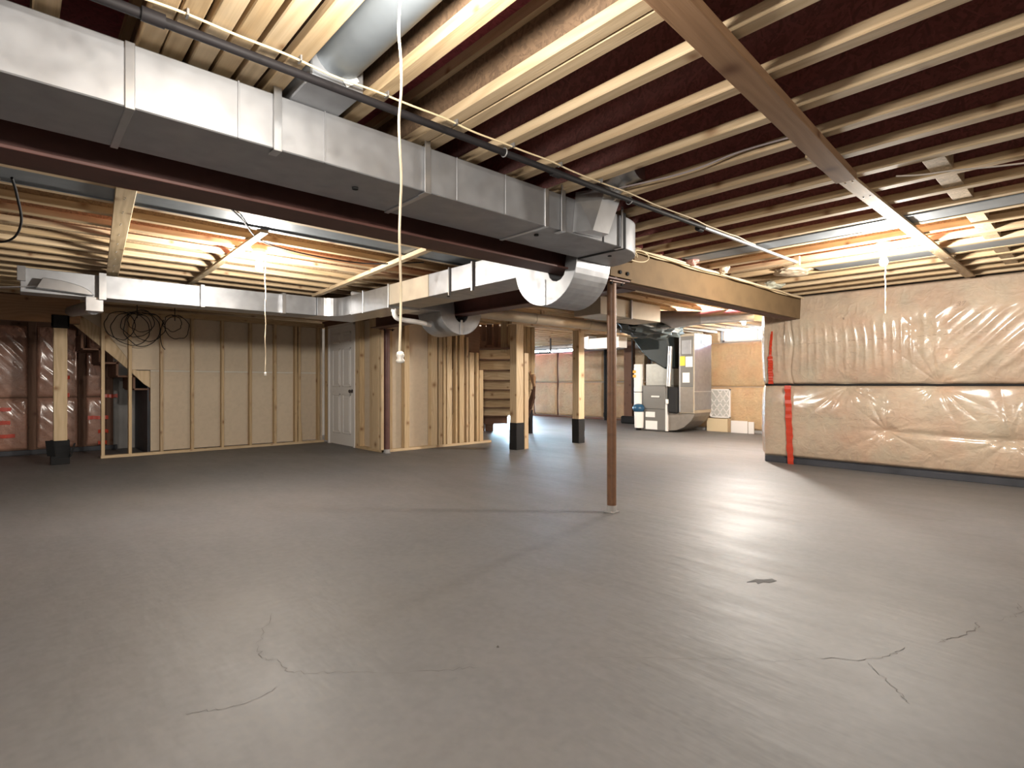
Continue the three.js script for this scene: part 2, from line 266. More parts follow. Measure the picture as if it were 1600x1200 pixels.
{ // sheet metal closing a joist bay: the two return-air pans
  part(ceiling, 'joist_pan', [box(4.388, 4.654, -3, 2.55, JB + 0.004, JB + 0.008, 0), box(4.40, 4.412, -3, 2.55, JB - 0.006, JB + 0.006, 0)], panMetal);
  part(ceiling, 'joist_pan', [box(-3.4, 3.2, 3.864, 4.13, JB + 0.004, JB + 0.008, 0), box(-3.4, 3.2, 4.11, 4.122, JB - 0.006, JB + 0.006, 0)], panMetal);
  part(ceiling, 'joist_pan', box(5.71, 5.972, -3, 1.9, JB + 0.004, JB + 0.008, 0), panMetal);
}
// strapping nailed under the joists
{
  const g = 'loose strapping boards nailed under the joists';
  const strap = (label, a, b, w, t, m) => { const o = thing('strapping_board', label, 'board', [(a[0] + b[0]) / 2, (a[1] + b[1]) / 2, Math.min(a[2], b[2])], g); part(o, 'board', beam3(a, b, w, t, 0.003), m); const n = []; const L = Math.hypot(b[0] - a[0], b[1] - a[1]); for (let s = 0.2; s < L; s += 0.33) for (const q of [-0.2, 0.2]) { const k = s / L; n.push(rod([lerp(a[0], b[0], k), lerp(a[1], b[1], k) + q * w, a[2] - t / 2 - 0.002], [lerp(a[0], b[0], k), lerp(a[1], b[1], k) + q * w, a[2] - t / 2 + 0.004], 0.004, 8)); } part(o, 'nail', n, greyPipe).userData.kind = 'stuff'; };
  const y = JB - 0.0205;
  strap('wide rough brown board crossing under the right-hand joists, nearest the camera', [-2.9, 0.622, y], [3.24, 0.915, y - 0.019], 0.098, 0.038, brownWood);
  strap('paler knotty board crossing under the joists and running to the right wall', [2.86, 0.945, JB - 0.0105], [7.3, 0.925, JB - 0.0105], 0.085, 0.018, lumber[3]);
  strap('short pale board under the left joists, leftmost of three', [0.46, 3.75, JB - 0.011], [0.735, 7.02, JB - 0.011], 0.1, 0.02, paleWood);
  strap('pale board under the left joists meeting the lit bulb, middle of three', [1.34, 4.15, JB - 0.011], [1.43, 6.95, JB - 0.011], 0.06, 0.02, paleWood);
  strap('narrow honey board under the left joists beside the cross duct, rightmost of three', [2.49, 3.72, JB - 0.02], [2.76, 6.7, JB - 0.02], 0.06, 0.038, lumber[2]);
}

// ---------------------------------------------------------------- insulated walls under clear plastic
function sheet(parent, name, o, mat) {                         // o: len, y0, y1, step, f(s,t)->bulge, at(s, depth)->[u,v]
  const nx = Math.ceil(o.len / o.step), ny = Math.ceil((o.y1 - o.y0) / o.step), pos = [], uv = [], idx = [];
  for (let j = 0; j <= ny; j++) for (let i = 0; i <= nx; i++) {
    const s = o.len * i / nx, t = (o.y1 - o.y0) * j / ny, e = Math.min(1, Math.min(i, nx - i, j, ny - j) * o.step / 0.03), d = o.f(s, t) * Math.sqrt(e), q = P(...o.at(s, d), o.y0 + t);
    pos.push(q.x, q.y, q.z); uv.push(s + (o.ou ?? 0), o.y0 + t);
  }
  for (let j = 0; j < ny; j++) for (let i = 0; i < nx; i++) { const a = j * (nx + 1) + i, b = a + 1, c = a + nx + 1, d = c + 1; o.flip ? idx.push(a, c, b, b, c, d) : idx.push(a, b, c, b, d, c); }
  const g = new THREE.BufferGeometry(); g.setAttribute('position', new THREE.Float32BufferAttribute(pos, 3)); g.setAttribute('uv', new THREE.Float32BufferAttribute(uv, 2)); g.setIndex(idx); g.computeVertexNormals();
  return part(parent, name, g, mat);
}
const bulge = (t, h, p = 0.5) => Math.pow(Math.max(0, Math.sin(Math.PI * clamp(t / h, 0, 1))), p);
function star(s, t, cs, ct, r, n, ph, amp) {                    // creases fanning out of a staple
  const dx = s - cs, dy = t - ct, d = Math.hypot(dx, dy), a = Math.atan2(dy, dx);
  const w = Math.pow(Math.abs(Math.sin(n * a * 0.5 + ph + 1.3 * Math.sin(3 * a + ph))), 0.7);
  return amp * w * sstep(0, 0.12, d) * Math.exp(-d / r) - 0.035 * Math.exp(-d * d / 0.012);
}
// right wall: plane u = 7.55, s runs from the corner (v = 3.06) towards the camera's right
const RV = 3.12, RU = 7.56;
const wallR = structure('wall_right');
part(wallR, 'foundation', box(RU, RU + 0.25, -3.2, RV, 0, JT, 0), darkConcrete);
const atR = (s, d) => [RU - d, RV - s];
sheet(wallR, 'insulation_batt', { len: 4.6, y0: 0.085, y1: 1.035, step: 0.0105, at: atR, f: (s, t) => {
  const y = t + 0.085, L = s < 0.34 ? 0.75 : 1;
  let d = 0.035 + 0.055 * bulge(t, 0.95, 0.6) * L;
  const dip = sstep(1.0, 1.5, s) * Math.exp(-(((y - lerp(0.5, 0.46, sstep(1.4, 2.5, s))) / 0.035) ** 2)); d -= 0.022 * dip;
  d += star(s, y, 1.42, 0.5, 0.42, 9, 0.4, 0.017) + star(s, y, 2.5, 0.48, 0.45, 8, 1.7, 0.017) + star(s, y, 1.0, 1.02, 0.3, 11, 0.9, 0.013) + star(s, y, 1.9, 1.03, 0.35, 12, 2.2, 0.013);
  d += 0.004 * (fbm(s * 4, y * 9, 64, 64, 5, 3) - 0.5) + 0.005 * Math.exp(-(((s - 0.36) / 0.02) ** 2)) - 0.02 * Math.exp(-(((s - 0.33) / 0.015) ** 2));
  return Math.max(0.005, d);
} }, battLower);
sheet(wallR, 'insulation_batt', { len: 4.6, y0: 1.045, y1: 2.2, step: 0.0105, at: atR, f: (s, t) => {
  const y = t + 1.045; let d = 0.04 + 0.075 * bulge(t, 1.6, 0.55) * (s < 0.3 ? 0.8 : 1) - 0.03 * sstep(0.75, 1.15, t);
  const win = sstep(1.12, 1.3, y) * (1 - sstep(1.68, 1.88, y));
  const ph = s * 62 + 2.2 * fbm(s * 3, y * 1.3, 64, 64, 15, 2) * 3 + 5 * (fbm(s * 1.7, y * 0.8, 64, 64, 25, 2) - 0.5);
  d += 0.010 * win * Math.pow(0.5 + 0.5 * Math.sin(ph), 3) * (0.35 + 0.9 * fbm(s * 5, y * 3, 64, 64, 35, 2)) * (1 - sstep(1.75, 2.1, s));
  const k = (s - 1.9) * 0.72 - (y - 1.05) * 0.7;                // long diagonal pulls to the right
  d += 0.012 * sstep(1.65, 2.1, s) * sstep(1.06, 1.3, y) * (1 - sstep(1.75, 2.0, y)) * Math.pow(0.5 + 0.5 * Math.sin(k * 48 + 3 * fbm(s * 2, y * 2, 64, 64, 45, 2)), 2);
  d += star(s, y, 1.9, 1.06, 0.45, 12, 0.3, 0.014) + star(s, y, 1.0, 1.06, 0.3, 10, 1.3, 0.009) + star(s, y, 1.72, 1.66, 0.12, 10, 0.2, 0.013);
  d += -0.025 * Math.exp(-(((s - 0.38 - 0.02 * Math.sin(y * 9)) / 0.014) ** 2)) + 0.006 * (fbm(s * 3, y * 4, 64, 64, 55, 4) - 0.5);
  return Math.max(0.005, d);
} }, battUpper);
part(wallR, 'foundation_strip', [box(RU - 0.035, RU, -1.5, RV - 0.02, 0, 0.075, 0.004)], darkConcrete);
part(wallR, 'seam_shadow_strip', box(RU - 0.03, RU, -1.5, RV - 0.02, 1.03, 1.05, 0.002), blackMat);  // black strip puts the shadow line between the batts into colour
function tape(parent, a, b, w, d, name = 'red_tape', n = 22) { // crumpled sheathing tape standing proud of the plastic; a,b = [u,v,y]; d: facing offset dir [du,dv]
  const t = [], A = a, B = b, wd = [B[0] - A[0], B[1] - A[1], B[2] - A[2]], vert = Math.abs(wd[2]) > 0.3; let prev;
  for (let i = 0; i <= n; i++) { const k = i / n, c = [0, 1, 2].map((q) => lerp(A[q], B[q], k)), j = rr(-0.004, 0.004), o = 0.004 + (i % 2 ? 0.004 : 0) + rr(0, 0.003), W = w * (1 + rr(-0.12, 0.12)) / 2;
    const across = vert ? [d[1], -d[0], 0] : [0, 0, 1], f = (s) => { const q = [c[0] + d[0] * o + across[0] * (s * W + j), c[1] + d[1] * o + across[1] * (s * W + j), c[2] + across[2] * (s * W + j)]; return [q[0], q[2], -q[1]]; };
    const g = (s) => { const q = f(s), z = [...q]; z[0] -= d[0] * 0.006; z[2] += d[1] * 0.006; return z; };
    const r = [f(-1), f(1), g(1), g(-1)]; if (prev) for (let m = 0; m < 4; m++) { const n2 = (m + 1) % 4; t.push([prev[m], prev[n2], r[n2]], [prev[m], r[n2], r[m]]); } prev = r; }
  return part(parent, name, planarUV(flat(t)), redTape, 'red sheathing tape');
}
tape(wallR, [RU - 0.082, 2.755, -0.01], [RU - 0.125, 2.775, 1.03], 0.075, [-1, 0]);
tape(wallR, [RU - 0.09, 3.0, 1.05], [RU - 0.115, 3.0, 1.42], 0.06, [-1, 0]);
tape(wallR, [RU - 0.115, 3.0, 1.42], [RU - 0.075, 2.985, 1.98], 0.032, [-1, 0]);
// wall beyond the corner (return, unseen face towards the furnace room) and the rooms' outer walls
const wallT = structure('wall_return');
part(wallT, 'foundation', box(RU, 11.9, RV - 0.25, RV, 0, JT, 0), concrete);
sheet(wallT, 'insulation_batt', { len: 4.0, y0: 0.08, y1: 1.03, step: 0.05, flip: true, ou: 3, at: (s, d) => [RU + s, RV + d * 1.0], f: (s, t) => 0.03 + 0.03 * bulge(t, 0.95) }, battFar);
sheet(wallT, 'insulation_batt', { len: 4.0, y0: 1.04, y1: 2.18, step: 0.05, flip: true, ou: 5, at: (s, d) => [RU + s, RV + d], f: (s, t) => 0.03 + 0.03 * bulge(t, 1.14) }, battFar);

// far wall: right stretch at u = 11.6 (behind the furnace), left stretch at u = 12.8
const FU = 11.62, FL = 12.8;
const WIN = { v0: 4.2, v1: 5.74, y0: 1.98, y1: 2.38 };
const HIGH = { y0: 2.05, y1: 2.41 };                          // two high windows of the back room
const wallF = structure('wall_far');
part(wallF, 'foundation', [box(FU, FU + 0.25, RV - 0.25, 6.6, 0, WIN.y0, 0), box(FU, FU + 0.25, RV - 0.25, WIN.v0, WIN.y0, JT, 0), box(FU, FU + 0.25, WIN.v1, 6.6, WIN.y0, JT, 0), box(FU, FU + 0.25, WIN.v0, WIN.v1, WIN.y1, JT, 0)], concrete);
part(wallF, 'foundation', [box(FU + 0.25, FL, 6.35, 6.6, 0, JT, 0), box(FL, FL + 0.25, 6.35, 13.2, 0, HIGH.y0, 0), box(FL, FL + 0.25, 6.35, 10.75, HIGH.y0, JT, 0), box(FL, FL + 0.25, 13.1, 13.2, HIGH.y0, JT, 0), box(FL, FL + 0.25, 13.2, O2, 2.12, JT, 0), box(FL, FL + 0.25, 15.25, O2, 0, 2.12, 0)], concrete);
const ripple = (sd, h) => (s, t) => 0.025 + 0.045 * bulge(t, h) + 0.008 * sstep(h - 0.45, h - 0.15, t) * Math.pow(0.5 + 0.5 * Math.sin(s * 70 + 6 * fbm(s * 2, t, 64, 64, sd, 2)), 3) + 0.008 * (fbm(s * 4, t * 3, 64, 64, sd + 3, 3) - 0.5);
sheet(wallF, 'insulation_batt', { len: 3.5, y0: 0.06, y1: 0.98, step: 0.025, ou: 2, at: (s, d) => [FU - d, 6.58 - s], f: ripple(7, 0.92) }, battFar);
sheet(wallF, 'insulation_batt', { len: 3.5, y0: 0.99, y1: WIN.y0 - 0.02, step: 0.025, ou: 4, at: (s, d) => [FU - d, 6.58 - s], f: ripple(17, 0.97) }, battFar);
sheet(wallF, 'insulation_batt', { len: 0.82, y0: WIN.y0 - 0.01, y1: JT - 0.02, step: 0.04, ou: 1, at: (s, d) => [FU - d, 6.6 - s], f: () => 0.03 }, battFar);
sheet(wallF, 'insulation_batt', { len: 1.1, y0: WIN.y0 - 0.01, y1: JT - 0.02, step: 0.04, ou: 6, at: (s, d) => [FU - d, 4.15 - s], f: () => 0.03 }, battFar);
for (const [v1, v0] of [[13.15, 12.87], [12.8, 11.82], [11.74, 10.95], [10.87, 9.95], [9.85, 9.15], [9.07, 8.45], [8.3, 7.6], [7.5, 6.7]]) for (const [y0, y1] of [[0.06, 1.1], [1.12, 2.04]])
  sheet(wallF, 'insulation_batt', { len: v1 - v0, y0, y1, step: 0.03, ou: v0 * 3, at: (s, d) => [FL - d, v1 - s], f: ripple(v0 * 9 | 0, y1 - y0) }, battFar);
for (const v of [12.83, 11.78, 10.91, 9.9, 9.11, 8.38, 7.55]) part(wallF, 'stud', box(FL - 0.02, FL, v - 0.03, v + 0.03, 0.02, 2.04, 0.002), darkWood);
part(wallF, 'plate', box(FL - 0.05, FL, 6.6, 13.2, 0, 0.05, 0.003), darkWood);
{ const w = structure('window_1', [FU, 4.83, WIN.y0]); const f = [], a = 0.045;
  f.push(box(FU + 0.05, FU + 0.13, WIN.v0, WIN.v1, WIN.y0, WIN.y0 + a), box(FU + 0.05, FU + 0.13, WIN.v0, WIN.v1, WIN.y1 - a, WIN.y1), box(FU + 0.05, FU + 0.13, WIN.v0, WIN.v0 + a, WIN.y0, WIN.y1), box(FU + 0.05, FU + 0.13, WIN.v1 - a, WIN.v1, WIN.y0, WIN.y1), box(FU + 0.06, FU + 0.12, 4.95, 5.0, WIN.y0, WIN.y1));
  part(w, 'window_frame', f, whitePlastic); part(w, 'pane', box(FU + 0.085, FU + 0.09, WIN.v0 + a, 4.95, WIN.y0 + a, WIN.y1 - a, 0), pane); part(w, 'pane', box(FU + 0.085, FU + 0.09, 5.0, WIN.v1 - a, WIN.y0 + a, WIN.y1 - a, 0), pane); }
for (const [n, v0, v1] of [['window_2', 10.75, 13.1]]) {
  const w = structure(n, [FL, (v0 + v1) / 2, HIGH.y0]), a = 0.035, m = (v0 + v1) / 2, x0 = FL + 0.08, x1 = FL + 0.15;
  part(w, 'window_frame', [box(x0, x1, v0, v1, HIGH.y0, HIGH.y0 + a), box(x0, x1, v0, v1, HIGH.y1 - a, HIGH.y1), box(x0, x1, v0, v0 + a, HIGH.y0, HIGH.y1), box(x0, x1, v1 - a, v1, HIGH.y0, HIGH.y1), box(x0, x1, m - 0.02, m + 0.02, HIGH.y0, HIGH.y1)], whitePlastic);
  part(w, 'pane', box(x0 + 0.03, x0 + 0.035, v0 + a, m - 0.02, HIGH.y0 + a, HIGH.y1 - a, 0), pane); part(w, 'pane', box(x0 + 0.03, x0 + 0.035, m + 0.02, v1 - a, HIGH.y0 + a, HIGH.y1 - a, 0), pane);
}
{ // added patio door, unseen behind the stair; the open leaf lets in daylight
  const w = structure('added_door_2', [FL, 14.2, 0]), x0 = FL + 0.08, x1 = FL + 0.16;
  part(w, 'door_frame', [box(x0, x1, 13.2, 13.25, 0.02, 2.12), box(x0, x1, 15.2, 15.25, 0.02, 2.12), box(x0, x1, 13.2, 15.25, 2.07, 2.12), box(x0, x1, 13.2, 15.25, 0, 0.04), box(x0, x1, 14.8, 14.86, 0.04, 2.07)], whitePlastic);
  part(w, 'pane', box(x0 + 0.03, x0 + 0.035, 14.86, 15.2, 0.04, 2.07, 0), pane);
}
// outer wall on the left side of the house, v = 10.8, set back to v = 15.4 behind the stair
const wallO = structure('wall_outer');
part(wallO, 'foundation', [box(-3.6, JU, OV, OV + 0.25, 0, JT, 0), box(JU - 0.25, JU, OV + 0.25, O2 + 0.25, 0, JT, 0), box(JU, 13.05, O2, O2 + 0.25, 0, JT, 0)], concrete);
const hang = (sd, h) => (s, t) => 0.02 + 0.04 * bulge(t, h) + 0.012 * Math.pow(0.5 + 0.5 * Math.sin((s * 0.8 + t * 0.65) * 46 + 5 * fbm(s * 2, t * 2, 64, 64, sd, 2)), 2) * fbm(s * 3, t * 3, 64, 64, sd + 5, 2) + 0.01 * (fbm(s * 4, t * 4, 64, 64, sd + 9, 3) - 0.5);
for (const [u0, u1] of [[-3.4, -2.0], [-1.95, -0.75], [-0.68, 0.124], [0.216, 0.704], [0.796, 1.054]]) for (const [y0, y1] of [[0.08, 0.845], [0.85, 1.92]])
  sheet(wallO, 'insulation_batt', { len: u1 - u0, y0, y1, step: 0.022, ou: u0 + 9, flip: false, at: (s, d) => [u0 + s, OV - d], f: hang((u0 * 31 | 0) + 200, y1 - y0) }, battPink);
for (const u of [0.17, 0.75, 1.1, -0.72, -1.98]) part(wallO, 'stud', box(u - 0.045, u + 0.045, OV - 0.05, OV, 0.05, 2.1, 0.003), darkWood);
for (const [u0, u1, y] of [[-0.4, -0.06, 0.68], [-0.4, -0.07, 0.485], [-0.4, -0.02, 0.29], [0.98, 1.2, 0.86], [0.5, 0.6, 1.15], [0.5, 0.6, 0.88], [0.82, 1.08, 0.52], [0.95, 1.08, 0.3], [0.95, 1.06, 0.12]]) tape(wallO, [u0, OV - 0.07, y], [u1, OV - 0.07, y], 0.055, [0, -1], 'red_tape', 8);
part(wallO, 'liner', box(-3.5, 1.1, OV - 0.012, OV - 0.001, 0.05, 2.17, 0), darkWood);
part(wallO, 'sill_strip', box(-3.5, 1.2, OV - 0.06, OV, 0, 0.07, 0.004), darkConcrete);
const wallN = structure('wall_near'); part(wallN, 'foundation', box(-3.85, -3.6, -3.45, 11.1, 0, JT, 0), concrete);
const wallB = structure('wall_rear'); part(wallB, 'foundation', box(-3.6, RU + 0.25, -3.45, -3.2, 0, JT, 0), concrete);

// ---------------------------------------------------------------- stud partition on the left, with drywall backs
const wallL = structure('wall_left');
const LV = 9.5;
for (const u of [0.875, 1.19, 1.58, 1.985, 2.41, 2.83, 3.225, 3.575, 3.635, 3.98]) part(wallL, 'stud', box(u, u + 0.04, LV, LV + 0.09, 0.04, 2.06, 0.002), wood());
part(wallL, 'stud', beam3([3.68, LV + 0.03, 0.04], [3.62, LV + 0.05, 1.25], 0.02, 0.06, 0.002), lumber[1]);
part(wallL, 'bottom_plate', box(0.87, 4.1, LV, LV + 0.09, 0, 0.04, 0.003), lumber[2]);
part(wallL, 'top_plate', box(0.6, 4.1, LV, LV + 0.09, 2.06, 2.1, 0.003), lumber[1]);
part(wallL, 'top_plate', box(0.6, 4.1, LV, LV + 0.09, 2.1, 2.14, 0.003), lumber[1]);
const DV = LV + 0.1;
part(wallL, 'wall_panel', prism('uy', [[1.47, 0.05], [4.1, 0.05], [4.1, 1.236], [1.47, 1.236]], -0.012 + DV, DV + 0.001, 0.001), drywall);
part(wallL, 'wall_panel', prism('uy', [[1.235, 1.26], [4.1, 1.26], [4.1, 2.15], [0.6, 2.15], [0.6, 2.04], [0.93, 1.81], [1.17, 1.45]], -0.012 + DV, DV + 0.001, 0.001), drywall);
part(wallL, 'paper_edge', box(1.47, 4.08, DV - 0.011, DV - 0.002, 1.238, 1.258, 0), std({ color: lin(0.62, 0.58, 0.5), roughness: 0.9 }));
part(wallL, 'stair_stringer', prism('uy', [[0.5, 2.12], [0.5, 1.95], [0.93, 1.53], [1.2, 1.26], [1.39, 1.05], [1.47, 0.99], [1.47, 1.25], [1.3, 1.25], [1.17, 1.46], [0.95, 1.78], [0.62, 2.12]], DV + 0.002, DV + 0.042, 0.003), lumber[2]);
for (const k of [0, 1, 2, 3, 4]) part(wallL, 'stair_riser', box(0.66 + 0.2 * k, 0.69 + 0.2 * k, DV + 0.05, OV - 0.15, 1.55 - 0.19 * k, 1.76 - 0.19 * k, 0.002), darkWood);
for (const k of [0, 1, 2, 3]) part(wallL, 'stair_tread', box(0.68 + 0.2 * k, 0.9 + 0.2 * k, DV + 0.05, OV - 0.15, 1.53 - 0.19 * k, 1.555 - 0.19 * k, 0.002), darkWood);
part(wallL, 'side_panel', box(1.44, 1.47, DV + 0.05, OV - 0.02, 0, 1.2, 0), darkConcrete);

// closet wall with the white door (u = 4.1) and the stud wall of the stair enclosure (v = 7.42)
const wallC = structure('wall_closet');
const CU = 4.1;
for (const [v, w, m] of [[9.36, 0.04, 1], [9.45, 0.04, 1], [8.19, 0.1, 2], [8.14, 0.045, 0], [7.71, 0.09, 3], [7.52, 0.19, 2]].map((q) => q)) part(wallC, 'stud', box(CU, CU + 0.09, v, v + w, 0.04, 2.08, 0.002), lumber[m]);
part(wallC, 'bottom_plate', box(CU, CU + 0.09, 7.42, 8.3, 0, 0.04, 0.003), lumber[0]);
part(wallC, 'header', box(CU, CU + 0.09, 7.42, 9.6, 2.08, 2.18, 0.003), darkWood);
part(wallC, 'wall_panel', box(CU + 0.095, CU + 0.108, 7.5, 8.29, 0.03, 2.1, 0.001), drywall);
part(wallC, 'wall_panel', box(CU + 0.095, CU + 0.108, 9.33, 9.6, 0.03, 2.1, 0.001), drywall);
{
  const d = structure('door_1', [CU, 8.82, 0]);
  part(d, 'door_jamb', [box(CU - 0.012, CU + 0.1, 9.29, 9.33, 0, 2.07), box(CU - 0.012, CU + 0.1, 8.29, 8.345, 0, 2.07), box(CU - 0.012, CU + 0.1, 8.29, 9.33, 2.03, 2.08)], whitePaint);
  const leaf = part(d, 'door_leaf', box(CU + 0.012, CU + 0.05, 8.345, 9.29, 0.012, 2.03, 0.002), whitePaint);
  const rows = [[0.2, 0.88], [1.0, 1.66], [1.76, 1.93]];
  for (const [a, b] of rows) for (const [c, e] of [[8.47, 8.77], [8.87, 9.17]]) {
    const q = [box(CU + 0.004, CU + 0.014, c, e, a, a + 0.025, 0.004), box(CU + 0.004, CU + 0.014, c, e, b - 0.025, b, 0.004), box(CU + 0.004, CU + 0.014, c, c + 0.025, a, b, 0.004), box(CU + 0.004, CU + 0.014, e - 0.025, e, a, b, 0.004), box(CU + 0.006, CU + 0.014, c + 0.05, e - 0.05, a + 0.05, b - 0.05, 0.004)];
    part(leaf, 'raised_panel', q, whitePaint);
  }
  const knob = new THREE.LatheGeometry([[0, 0], [0.03, 0], [0.032, 0.006], [0.012, 0.012], [0.011, 0.03], [0.025, 0.036], [0.028, 0.05], [0.02, 0.062], [0, 0.064]].map((p) => new THREE.Vector2(...p)), 20); knob.rotateZ(Math.PI / 2); knob.translate(CU + 0.012, 0.93, -8.42);
  part(d, 'door_knob', knob, std({ color: lin(0.12, 0.1, 0.09), metalness: 0.8, roughness: 0.3 }));
}
const wallS = structure('wall_stair');
const SV = 7.42;
for (const [u, w, m, d] of [[4.1, 0.09, 2, 0.09], [4.5, 0.09, 0, 0.09], [5.0, 0.12, 2, 0.09], [5.155, 0.075, 3, 0.09], [5.25, 0.05, 1, 0.09], [5.33, 0.1, 2, 0.09], [5.5, 0.04, 1, 0.09], [5.58, 0.1, 0, 0.09], [5.73, 0.045, 3, 0.09], [5.81, 0.1, 2, 0.09], [5.95, 0.05, 1, 0.09], [6.02, 0.09, 0, 0.09]])
  part(wallS, 'stud', box(u, u + w, SV + rr(-0.012, 0.012), SV + d, 0.04, u < 5.6 ? 2.06 : u < 5.8 ? 1.86 : u < 5.98 ? 1.6 : 1.3, 0.003), lumber[m]);
part(wallS, 'stud', box(4.2, 4.3, SV + 0.02, SV + 0.08, 0.04, 2.08, 0.003), lumber[1]);
part(wallS, 'bottom_plate', box(4.1, 6.3, SV, SV + 0.09, 0, 0.04, 0.003), lumber[2]);
part(wallS, 'top_plate', box(4.1, 5.65, SV, SV + 0.09, 2.06, 2.18, 0.003), darkWood);
part(wallS, 'wall_panel', box(4.12, 5.0, SV + 0.095, SV + 0.108, 0.03, 2.1, 0.001), drywall);
part(wallS, 'wall_panel', box(5.0, 6.0, SV + 0.1, SV + 0.113, 0.03, 1.3, 0.001), drywall);
part(wallS, 'wall_panel', box(5.02, 6.12, SV + 0.12, SV + 0.132, 1.2, 2.17, 0.001), darkWood);  // dark sheet added behind the studs, shade put into its colour
part(wallS, 'kick_board', prism('uy', [[5.3, 0.04], [5.62, 0.04], [5.62, 0.55], [5.55, 0.62], [5.45, 0.5], [5.3, 0.45]], SV + 0.06, SV + 0.08, 0.002), lumber[0]);

// ---------------------------------------------------------------- steel and wood beams, posts
{
  const v = 2.72, y0 = 1.885, y1 = 2.175, b = thing('steel_beam', 'dark red-brown steel I-beam running beside the big silver duct', 'beam', [0.1, v, y0]);
  part(b, 'flange', box(-3.5, 3.72, v - 0.1, v + 0.1, y0, y0 + 0.014, 0.002), redOxide);
  part(b, 'flange', box(-3.5, 3.72, v - 0.1, v + 0.1, y1 - 0.014, y1, 0.002), redOxide);
  part(b, 'web', box(-3.5, 3.72, v - 0.006, v + 0.006, y0 + 0.014, y1 - 0.014, 0), redOxide);
  const ep = part(b, 'end_plate', box(3.44, 3.735, v - 0.112, v - 0.1, y0 + 0.02, y1 - 0.01, 0.002), beamTan); for (const u of [3.56, 3.66]) part(ep, 'bolt', rod([u, v - 0.124, y0 + 0.06], [u, v - 0.11, y0 + 0.06], 0.016, 6), blackMat);
  const w = thing('wood_beam', 'tan wooden beam from the round brown post to the right wall', 'beam', [5.6, v, y0]);
  part(w, 'ply', box(3.74, RU + 0.05, v - 0.09, v - 0.046, y0 + 0.005, y1, 0.003), beamTan);
  part(w, 'ply', box(3.74, RU + 0.05, v - 0.045, v - 0.001, y0, y1, 0.003), darkWood);
  part(w, 'ply', box(3.74, RU + 0.05, v, v + 0.044, y0, y1, 0.003), darkWood);
  part(w, 'ply', box(3.74, RU + 0.05, v + 0.045, v + 0.09, y0, y1, 0.003), darkWood);
  const s = thing('steel_beam', 'short dark steel beam running deeper into the room above the curved duct dip', 'beam', [4.0, 5.1, y0]);
  part(s, 'flange', box(3.9, 4.1, 2.83, 7.4, y0, y0 + 0.014, 0.002), redOxide); part(s, 'flange', box(3.9, 4.1, 2.83, 7.4, y1 - 0.014, y1, 0.002), redOxide); part(s, 'web', box(3.994, 4.006, 2.83, 7.4, y0 + 0.014, y1 - 0.014, 0), redOxide);
}
function steelPost(label, u, v, h, r, m) {
  const p = thing('steel_post', label, 'post', [u, v, 0], 'round steel posts');
  part(p, 'shaft', rod([u, v, 0.012], [u, v, h - 0.012], r, 28), m); part(p, 'base_plate', box(u - 0.045, u + 0.045, v - 0.045, v + 0.045, 0, 0.012, 0.002), concrete);
  const c = part(p, 'cap_plate', box(u - 0.1, u + 0.1, v - 0.06, v + 0.06, h - 0.012, h, 0.002), m);
  part(p, 'footing_smear', rod([u, v, 0.012], [u, v, 0.06], r + 0.002, 28), concrete);
  for (const q of [-1, 1]) part(c, 'bolt', rod([u + q * 0.07, v - 0.05, h - 0.03], [u + q * 0.07, v - 0.05, h + 0.006], 0.012, 6), blackMat);
}
steelPost('round rust-brown steel post standing alone in the middle of the floor', 3.59, 2.71, 1.885, 0.038, rustPost);
steelPost('round dark red steel post in the stud wall right of the white door', 4.14, 7.33, 1.885, 0.045, redOxide);
function woodPost(label, u, v, h, w, foot, fw = 1.06) {
  const p = thing('wood_post', label, 'post', [u, v, 0], 'temporary wooden posts');
  part(p, 'shaft', box(u - w / 2, u + w / 2, v - w / 2, v + w / 2, 0.01, h, 0.004), lumber[2]);
  if (foot) part(p, 'moisture_wrap', [0, 1, 2, 3].map((k) => box(u - w * fw / 2 - rr(0, 0.006), u + w * fw / 2 + rr(0, 0.006), v - w * fw / 2 - rr(0, 0.006), v + w * fw / 2 + rr(0, 0.006), k * foot / 4, (k + 1) * foot / 4 + 0.01, 0.006)), blackMat, 'black plastic foot');
  return p;
}
woodPost('square pale wooden post with black foot standing right in front of the curved stair', 5.93, 6.36, 2.0, 0.155, 0.42);
woodPost('square pale wooden post with black foot standing between stair and brown post', 7.4, 6.32, 2.0, 0.15, 0.42);
